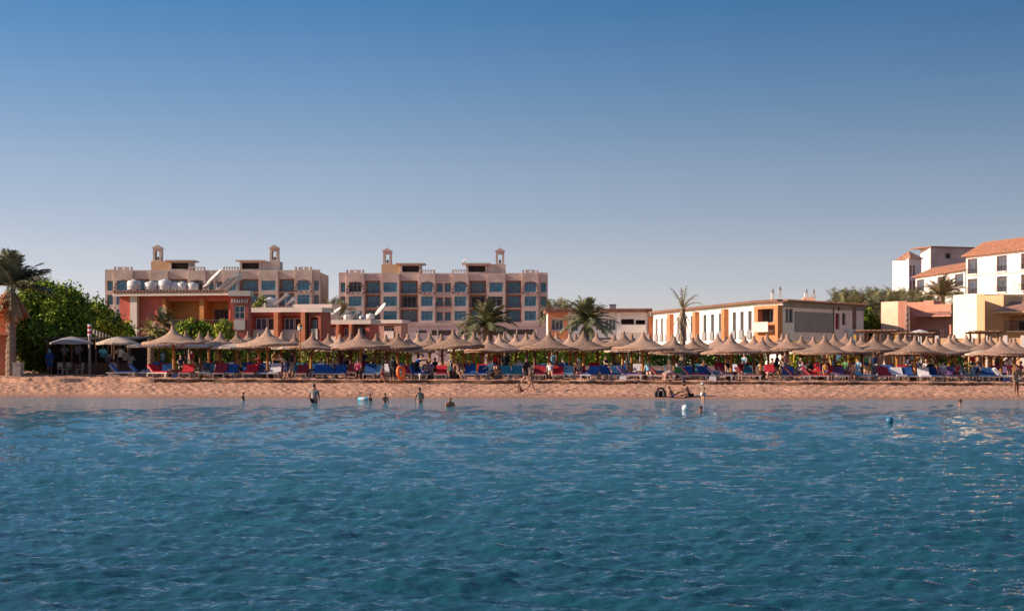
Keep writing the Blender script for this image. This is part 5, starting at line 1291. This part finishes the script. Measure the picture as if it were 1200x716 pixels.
person(500, 98.6, 'sit', 'person in black and white sitting beside a bright red lounger', 1.6, 'skin', 'hair', 'short', (('tshirt','cl_pattern'),('trousers','cl_black')), 30, z=gz(-5,98.6)+.3)
person(538, 98.4, 'sitlean', 'shirtless brown man sitting at the fourth front umbrella', 1.75, 'skind', 'hair', 'short', (('shorts','cl_grey'),), 20, z=gz(-3,98.4)+.42)
person(547, 99.6, 'sit', 'fair-haired woman in red top sitting behind shirtless brown man', 1.65, 'skin', 'hairl', 'long', (('tshirt','cl_darkred'),('shorts','cl_grey')), -20, z=gz(-3,99.6)+.4)
person(575, 98.7, 'sit', 'person in white shirt sitting right of the two blue loungers', 1.65, 'skinp', 'hair', 'short', (('tshirt','cl_lightblue'),('shorts','cl_navy')), -30, z=gz(-1,98.7)+.4)
person(592, 101.5, 'stand', 'dark figure standing in shade left of teal loungers', 1.7, 'skind', 'hair', 'long', (('robe','cl_black'),), 0)
person(645, 98.6, 'sitlean', 'person wrapped in white towel at the fifth front umbrella', 1.6, 'skin', 'hair', 'short', (('tshirt','cl_white'),('shorts','cl_grey')), 0, z=gz(2.4,98.6)+.4)
person(678, 98.6, 'sitlean', 'person with white cap sitting on a dark red lounger', 1.65, 'skin', 'cl_white', 'hat', (('shorts','cl_navy'),), 0, z=gz(4.3,98.6)+.45)
person(785, 98.0, 'sit', 'shirtless person with pale towel sitting on dark red lounger', 1.75, 'skinp', 'hairl', 'short', (('shorts','cl_white'),), -60, z=gz(10,98)+.42)
person(760, 98.8, 'sitlean', 'person in light blue reclining right of sixth front umbrella', 1.65, 'skinp', 'hairl', 'short', (('tshirt','cl_lightblue'),('shorts','cl_navy')), 0, z=gz(8.7,98.8)+.42)
person(853, 100.2, 'stand', 'bare-chested dark-haired man standing at the seventh front umbrella', 1.76, 'skin', 'hair', 'short', (('shorts','cl_black'),), 10)
person(826, 101, 'sitlean', 'large shirtless man seated on blue lounger near seventh umbrella', 1.8, 'skind', 'hair', 'short', (('shorts','cl_navy'),), 5, z=gz(12,101)+.42)
person(868, 101, 'sit', 'person in dark red top sitting right of seventh front umbrella', 1.65, 'skin', 'hairb', 'short', (('tshirt','cl_darkred'),('shorts','cl_black')), -10, z=gz(14,101)+.42)
person(920, 101.0, 'hips', 'bare-chested tan man standing with raised arms, hedge behind', 1.78, 'skin', 'hair', 'short', (('shorts','cl_pattern'),), 20)
person(940, 99.8, 'sit', 'person in white shirt sitting left of the eighth front umbrella', 1.65, 'skinp', 'hair', 'short', (('tshirt','cl_white'),('shorts','cl_navy')), 10, z=gz(18,99.8)+.42)
person(948, 98.5, 'sit', 'woman in black robe seated beside a red lounger', 1.6, 'skin', 'cl_black', 'scarf', (('robe','cl_black'),), 20, z=gz(19,98.5)+.42)
person(967, 98.0, 'stand', 'child in purple and yellow standing by eighth umbrella pole', 1.15, 'skin', 'hair', 'long', (('tshirt','cl_yellow'),('shorts','cl_purple')), 0)
person(999, 98.4, 'sit', 'shirtless tan person sitting right of the purple lounger', 1.7, 'skin', 'hairb', 'short', (('shorts','cl_darkred'),), -10, z=gz(21.5,98.4)+.3)
person(1024, 100.5, 'stand', 'man in navy shirt standing right of the light blue lounger', 1.75, 'skind', 'hair', 'short', (('tshirt','cl_navy'),('trousers','cl_grey')), 0)
person(1105, 99, 'sit', 'person in white sitting on the blue lounger near ninth umbrella', 1.65, 'skin', 'hair', 'short', (('tshirt','cl_white'),('shorts','cl_navy')), -10, z=gz(27,99)+.42)
person(1121, 98.4, 'sit', 'dark-haired person in brown sitting left of the loose shrub', 1.7, 'skind', 'hair', 'short', (('tshirt','cl_darkred'),('shorts','cl_black')), 20, z=gz(27.5,98.4)+.35)
person(1146, 98.9, 'sit', 'person in navy sitting right of the loose shrub', 1.65, 'skind', 'hair', 'short', (('tshirt','cl_navy'),('shorts','cl_black')), -30, z=gz(29,98.9)+.42)
person(1183, 101, 'stand', 'woman in pale pink top standing behind last front umbrella', 1.66, 'skin', 'hairb', 'long', (('tshirt','cl_white'),('shorts','cl_pink')), 0)
person(1195, 99, 'sit', 'person in dark red top sitting at the right picture edge', 1.66, 'skin', 'hair', 'short', (('tshirt','cl_darkred'),('shorts','cl_black')), 30, z=gz(32,99)+.42)
person(58, 104.5, 'stand', 'person in blue robe standing before the dark kiosk', 1.68, 'skind', 'cl_lightblue', 'scarf', (('robe','cl_blue'),), 20)
person(242, 98.6, 'sitlean', 'person in navy reclining left of the dark red lounger', 1.65, 'skind', 'hair', 'short', (('tshirt','cl_navy'),('shorts','cl_black')), 10, z=gz(-19.6,98.6)+.43)
person(226, 99.8, 'sit', 'person in yellow top sitting behind the first bright red lounger', 1.6, 'skin', 'hairb', 'long', (('tshirt','cl_yellow'),('shorts','cl_navy')), 10, z=gz(-20,99.8)+.42)
person(308, 100, 'bend', 'person in red leaning left of second front umbrella pole', 1.6, 'skind', 'hair', 'short', (('tshirt','cl_red'),('shorts','cl_black')), -60)
person(390, 99.5, 'sit', 'tan person sitting between two blue loungers', 1.6, 'skin', 'hairl', 'short', (('shorts','cl_navy'),), 40, z=gz(-11.5,99.5)+.42)
person(376, 100.5, 'sitlean', 'person in white shirt sitting behind blue loungers', 1.65, 'skin', 'hair', 'short', (('tshirt','cl_white'),('shorts','cl_black')), 0, z=gz(-12.5,100.5)+.42)
sidx = random.Random(9)
cl_opts = [('tshirt','cl_white','white'),('tshirt','cl_navy','navy'),('tshirt','cl_red','bright red'),('tshirt','cl_black','black'),('tshirt','cl_lightblue','light blue'),('robe','cl_black','long black'),('tshirt','cl_green','green'),('tshirt','cl_yellow','yellow')]
usedk = set()
for i in range(46):
    for _ in range(30):
        px = sidx.uniform(175, 1195); Y = sidx.choice([104.4, 106.5, 109, 111, 115]); c = sidx.choice(cl_opts); pose = sidx.choice(['sit','stand','sitlean','walk','sit'])
        k = (gap(px), c[2], pose in ('stand','walk'))
        if k not in usedk: break
    else: continue
    usedk.add(k); st = k[2]; X = pxX(px,Y)
    person(px, Y, pose, f"{'standing' if st else 'seated'} person in {c[2]} clothing, in shade {gap(px)}", 1.66, sidx.choice(['skin','skind','skinp']), sidx.choice(['hair','hair','hairb','hairl']), sidx.choice(['short','long']), ((c[0],c[1]),('shorts','cl_navy')) if c[0] != 'robe' else ((c[0],c[1]),), sidx.uniform(-80,80), z=None if st else gz(X,Y)+.42, group='people in the shade of the umbrellas')

# ------------------------------------------------------------------ small things on the beach and in the water
def torus(c, Rr, r, ax, m, name, label, cat, m2=None):
    ax = Vector(ax).normalized(); a = ax.cross(Vector((.3,.2,1)).normalized()).normalized(); b = ax.cross(a); mb = MB(); n, k = 28, 10
    for i in range(n):
        t = 2*math.pi*i/n; d = a*math.cos(t)+b*math.sin(t)
        for j in range(k):
            u = 2*math.pi*j/k; p = Vector(c)+d*(Rr+r*math.cos(u))+ax*r*math.sin(u); mb.v.append(tuple(p))
    for i in range(n):
        for j in range(k): mb.f.append((i*k+j, ((i+1)%n)*k+j, ((i+1)%n)*k+(j+1)%k, i*k+(j+1)%k)); mb.m.append(1 if (m2 and (i//3)%3 == 0) else 0)
    o = mb.build(name, [m, m2] if m2 else [m], None, True, origin=c); return tag(o, label, cat)
Y = 95.4; X = pxX(470,Y); torus((X,Y,gz(X,Y)+.70), .37, .11, (.88,-.45,.1), 'cl_orange', 'swim_ring', 'orange swim ring held by the woman in black', 'swim ring', 'cl_orange')
Y = wy(469); torus((pxX(427.5,Y),Y,.08), .30, .10, (0,0,1), 'cl_cyan', 'swim_ring', 'pale blue and white swim ring floating beside child', 'swim ring', 'cl_white')
def buoy(px, py, r, m, label, tall=1.0):
    Y = wy(py); X = pxX(px,Y); t = thing('mooring_buoy', label, 'buoy', (X,Y,0)); mb = MB(); mb.ball((X,Y,r*.75*tall), (r,r,r*tall), 20, 12); mb.build('float', m, t, True)
    mb = MB(); mb.lathe([(r*1.005,-.02),(r*1.02,0),(r*1.005,.02)], 20, (X,Y,r*.75*tall)); mb.build('rim', m, t, True)
    mb = MB(); mb.tube([(X,Y,r*1.7*tall-.02),(X,Y,r*1.85*tall)], r*.14, 8); mb.build('top_eye', m, t)
buoy(803, 481, .155, 'buoywhite', 'small white buoy floating left of the head-only swimmer')
buoy(1042.5, 496.5, .14, 'buoyblue', 'blue oval buoy floating alone at the right', 1.1)
# swimmer's board/flipper at 1110
Y = wy(475.5); X = pxX(1112,Y); mb = MB(); mb.ball((X,Y,.02), (.22,.10,.05), 12, 6); tag(mb.build('kickboard','cl_dim',None,True,origin=(X,Y,0)), 'small dark kickboard floating left of the right-hand swimmer', 'kickboard')
# black folding beach tent/bag by the crouching family
Y = 89.4; X = pxX(774,Y); z0 = gz(X,Y); t = thing('beach_bag', 'black arched bag with pale straps on wet sand', 'bag', (X,Y,z0)); mb = MB()
for sg in (-1,1): mb.tube([(X+sg*.26,Y,z0),(X+sg*.26,Y,z0+.25),(X+sg*.16,Y,z0+.45),(X,Y,z0+.52)], [.09,.09,.08,.07], 10)
mb.box(X-.22,X+.22,Y+.02,Y+.2,z0,z0+.36); mb.build('bag_body','cl_black',t,False)
for sg in (-1,1): mb = MB(); mb.tube([(X+sg*.14,Y-.13,z0+.05),(X+sg*.15,Y-.14,z0+.3),(X+sg*.05,Y-.12,z0+.48)], .018, 6); mb.build('strap','cl_grey',t)
# green cool box with pale lid
Y = 100; X = pxX(796,Y); z0 = gz(X,Y)+.45; t = thing('cool_box', 'green cool box with white lid on a table, beside sixth umbrella', 'cool box', (X,Y,z0)); mb = MB(); mb.box(X-.3,X+.3,Y-.2,Y+.2,z0,z0+.36); mb.build('box_body','cl_green',t); mb = MB(); mb.box(X-.32,X+.32,Y-.22,Y+.22,z0+.363,z0+.42); mb.build('lid','cl_white',t)
t = thing('side_table', 'small white table under the green cool box', 'table', (X,Y,z0-.45)); mb = MB(); mb.box(X-.35,X+.35,Y-.28,Y+.28,z0-.045,z0-.003); mb.build('tabletop','plastic',t)
for a in (-1,1):
    for b in (-1,1): mb = MB(); mb.box(X+a*.3-.02,X+a*.3+.02,Y+b*.23-.02,Y+b*.23+.02,z0-.47,z0-.048); mb.build('leg','plastic',t)
# plastic chairs by the grey parasol
def chair(px, Y, rz, label):
    X = pxX(px,Y); z0 = gz(X,Y); t = thing('plastic_chair', label, 'chair', (X,Y,z0), 'pale plastic chairs at the kiosk', R(rz)); 
    def part(n, *bx):
        mb = MB(); [mb.box(*b) for b in bx]; o = mb.build(n,'plastic'); o.parent = t
    part('seat', (-.23,.23,-.22,.22,.40,.44)); part('backrest', (-.23,.23,.2,.24,.5,.86), (-.21,-.17,.2,.24,.44,.5), (.17,.21,.2,.24,.44,.5)); part('armrest', (-.27,-.23,-.2,.22,.62,.65)); part('armrest', (.23,.27,-.2,.22,.62,.65))
    for a in (-1,1):
        for b in (-1,1): part('leg', (a*.2-.02,a*.2+.02,b*.19-.02,b*.19+.02,0,.4))
chair(73, 104.6, 60, 'pale plastic chair left of the grey parasol pole'); chair(79, 105.4, -20, 'pale plastic chair just behind the grey parasol pole'); chair(93, 104.4, -60, 'pale plastic chair right of the grey parasol pole')
chair(134, 104.6, 30, 'pale plastic chair under the tan parasol')
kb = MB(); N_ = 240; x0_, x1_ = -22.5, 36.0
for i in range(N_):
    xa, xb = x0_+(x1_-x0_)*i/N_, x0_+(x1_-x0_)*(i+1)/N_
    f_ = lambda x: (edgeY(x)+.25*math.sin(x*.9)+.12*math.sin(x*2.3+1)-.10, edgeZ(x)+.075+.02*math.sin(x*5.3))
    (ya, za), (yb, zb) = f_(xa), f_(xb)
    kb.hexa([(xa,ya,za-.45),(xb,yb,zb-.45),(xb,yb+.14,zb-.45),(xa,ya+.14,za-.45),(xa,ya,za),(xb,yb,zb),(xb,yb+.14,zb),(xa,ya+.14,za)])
ko = kb.build('shade_kerb', 'kerb', None, False, origin=(0,97,.5)); tag(ko, 'added brown kerb strip standing for shade along the front of the lounger terrace', 'kerb')  # added strip, its dark colour stands for shade at the terrace edge
# towels and bags scattered on the sand edge
for i, (px, m_, nm, lb) in enumerate([(205,'cl_navy','beach_bag','navy bag at the first front umbrella base'),(231,'cl_yellow','beach_ball','black and yellow ball near first bright red lounger'),(298,'cl_black','beach_bag','black bag beneath second front umbrella left side'),(505,'cl_black','beach_bag','black bag left of the bright red lounger'),(584,'cl_black','beach_bag','black bag left of the teal loungers'),(1180,'cl_navy','beach_bag','navy bag beneath the last front umbrella'),(730,'cl_white','beach_bag','white bag left of the purple sideways lounger'),(835,'cl_white','beach_bag','white bag under the seventh front umbrella')]):
    Y = 97.6; X = pxX(px,Y); z0 = gz(X,Y); 
    if nm == 'beach_ball': mb = MB(); mb.ball((X,Y+1,z0+.17), .17, 14, 9); [mb.m.__setitem__(q, 1) for q in range(0,len(mb.m),3)]; tag(mb.build(nm,[m_,'cl_black'],None,True,origin=(X,Y+1,z0)), lb, 'ball')
    else:
        t = thing(nm, lb, 'bag', (X,Y,z0)); mb = MB(); mb.hexa([(X-.24,Y-.12,z0-.01),(X+.24,Y-.12,z0-.01),(X+.24,Y+.12,z0-.01),(X-.24,Y+.12,z0-.01),(X-.17,Y-.05,z0+.28),(X+.17,Y-.05,z0+.28),(X+.17,Y+.05,z0+.28),(X-.17,Y+.05,z0+.28)]); mb.build('bag_body',m_,t)
        mb = MB(); mb.tube([(X-.1,Y,z0+.27),(X-.07,Y,z0+.4),(X+.07,Y,z0+.4),(X+.1,Y,z0+.27)], .015, 5); mb.build('handle',m_,t)

# ------------------------------------------------------------------ world, sun, camera
AZ, EL = 5.0, 24.0             # sun stands to the left, a little towards the camera
sd = Vector((-math.cos(R(AZ))*math.cos(R(EL)), -math.sin(R(AZ))*math.cos(R(EL)), math.sin(R(EL))))
w = bpy.data.worlds.new('World'); scene.world = w; w.use_nodes = True; nt = w.node_tree; N = nt.nodes; L = nt.links
bg = N['Background']; bg.inputs[1].default_value = .085
sky = N.new('ShaderNodeTexSky'); sky.sky_type = 'NISHITA'; sky.sun_disc = False; sky.sun_elevation = R(EL)
sky.sun_rotation = math.atan2(sd.x, sd.y); sky.air_density = 1.0; sky.dust_density = 1.2; sky.ozone_density = 2.0
tc = N.new('ShaderNodeTexCoord'); mp = N.new('ShaderNodeMapping'); mp.vector_type = 'POINT'; mp.inputs['Scale'].default_value = (1,1,3.0)
vn = N.new('ShaderNodeVectorMath'); vn.operation = 'NORMALIZE'
L.new(tc.outputs['Generated'], mp.inputs[0]); L.new(mp.outputs[0], vn.inputs[0]); L.new(vn.outputs[0], sky.inputs[0])
sp = N.new('ShaderNodeSeparateXYZ'); L.new(tc.outputs['Generated'], sp.inputs[0])
cr = N.new('ShaderNodeValToRGB'); E = cr.color_ramp.elements            # haze near the horizon, deeper blue above (halved, doubled below)
for e_, (p, c) in zip([E[0], E[1]], [(0.0, (.84,.62,.60)), (1.0, (1,1,1))]): e_.position = p; e_.color = (*c, 1)
for p, c in ((.025, (.84,.62,.60)), (.064, (.94,.69,.575)), (.119, (.88,.74,.64)), (.172, (.58,.68,.68)), (.225, (.32,.575,.68)), (.33, (.46,.62,.68)), (.55, (.92,.88,.86))):
    e_ = E.new(p); e_.color = (*c, 1)
L.new(sp.outputs['Z'], cr.inputs[0])
m1_ = N.new('ShaderNodeVectorMath'); m1_.operation = 'MULTIPLY'; L.new(sky.outputs[0], m1_.inputs[0]); L.new(cr.outputs[0], m1_.inputs[1])
m2_ = N.new('ShaderNodeVectorMath'); m2_.operation = 'SCALE'; m2_.inputs['Scale'].default_value = 2.0; L.new(m1_.outputs[0], m2_.inputs[0])
fx_ = N.new('ShaderNodeMath'); fx_.operation = 'MULTIPLY_ADD'; fx_.inputs[1].default_value = -.55; fx_.inputs[2].default_value = 1.035   # brighter towards the sun's side
L.new(sp.outputs['X'], fx_.inputs[0]); cl_ = N.new('ShaderNodeClamp'); cl_.inputs['Min'].default_value = .84; cl_.inputs['Max'].default_value = 1.1
L.new(fx_.outputs[0], cl_.inputs[0]); m3_ = N.new('ShaderNodeVectorMath'); m3_.operation = 'SCALE'; L.new(m2_.outputs[0], m3_.inputs[0]); L.new(cl_.outputs[0], m3_.inputs['Scale'])
L.new(m3_.outputs[0], bg.inputs[0])
sl = bpy.data.lights.new('sun','SUN'); sl.energy = 5.0; sl.angle = R(.55); sl.color = (1,.80,.62); so = bpy.data.objects.new('sun', sl); col.objects.link(so)
so.rotation_euler = (-sd).to_track_quat('-Z','Y').to_euler(); so.location = (-40,20,60)
cam = bpy.data.cameras.new('camera'); co = bpy.data.objects.new('camera', cam); col.objects.link(co); cam.sensor_width = 36; cam.lens = 54; cam.shift_y = 57/1200
co.location = (0,0,CZ); co.rotation_euler = (R(90),0,0); cam.clip_end = 8000; cam.clip_start = .1; scene.camera = co
vs = scene.view_settings; vs.view_transform = 'Standard'; vs.look = 'None'; vs.exposure = .5; vs.gamma = 1
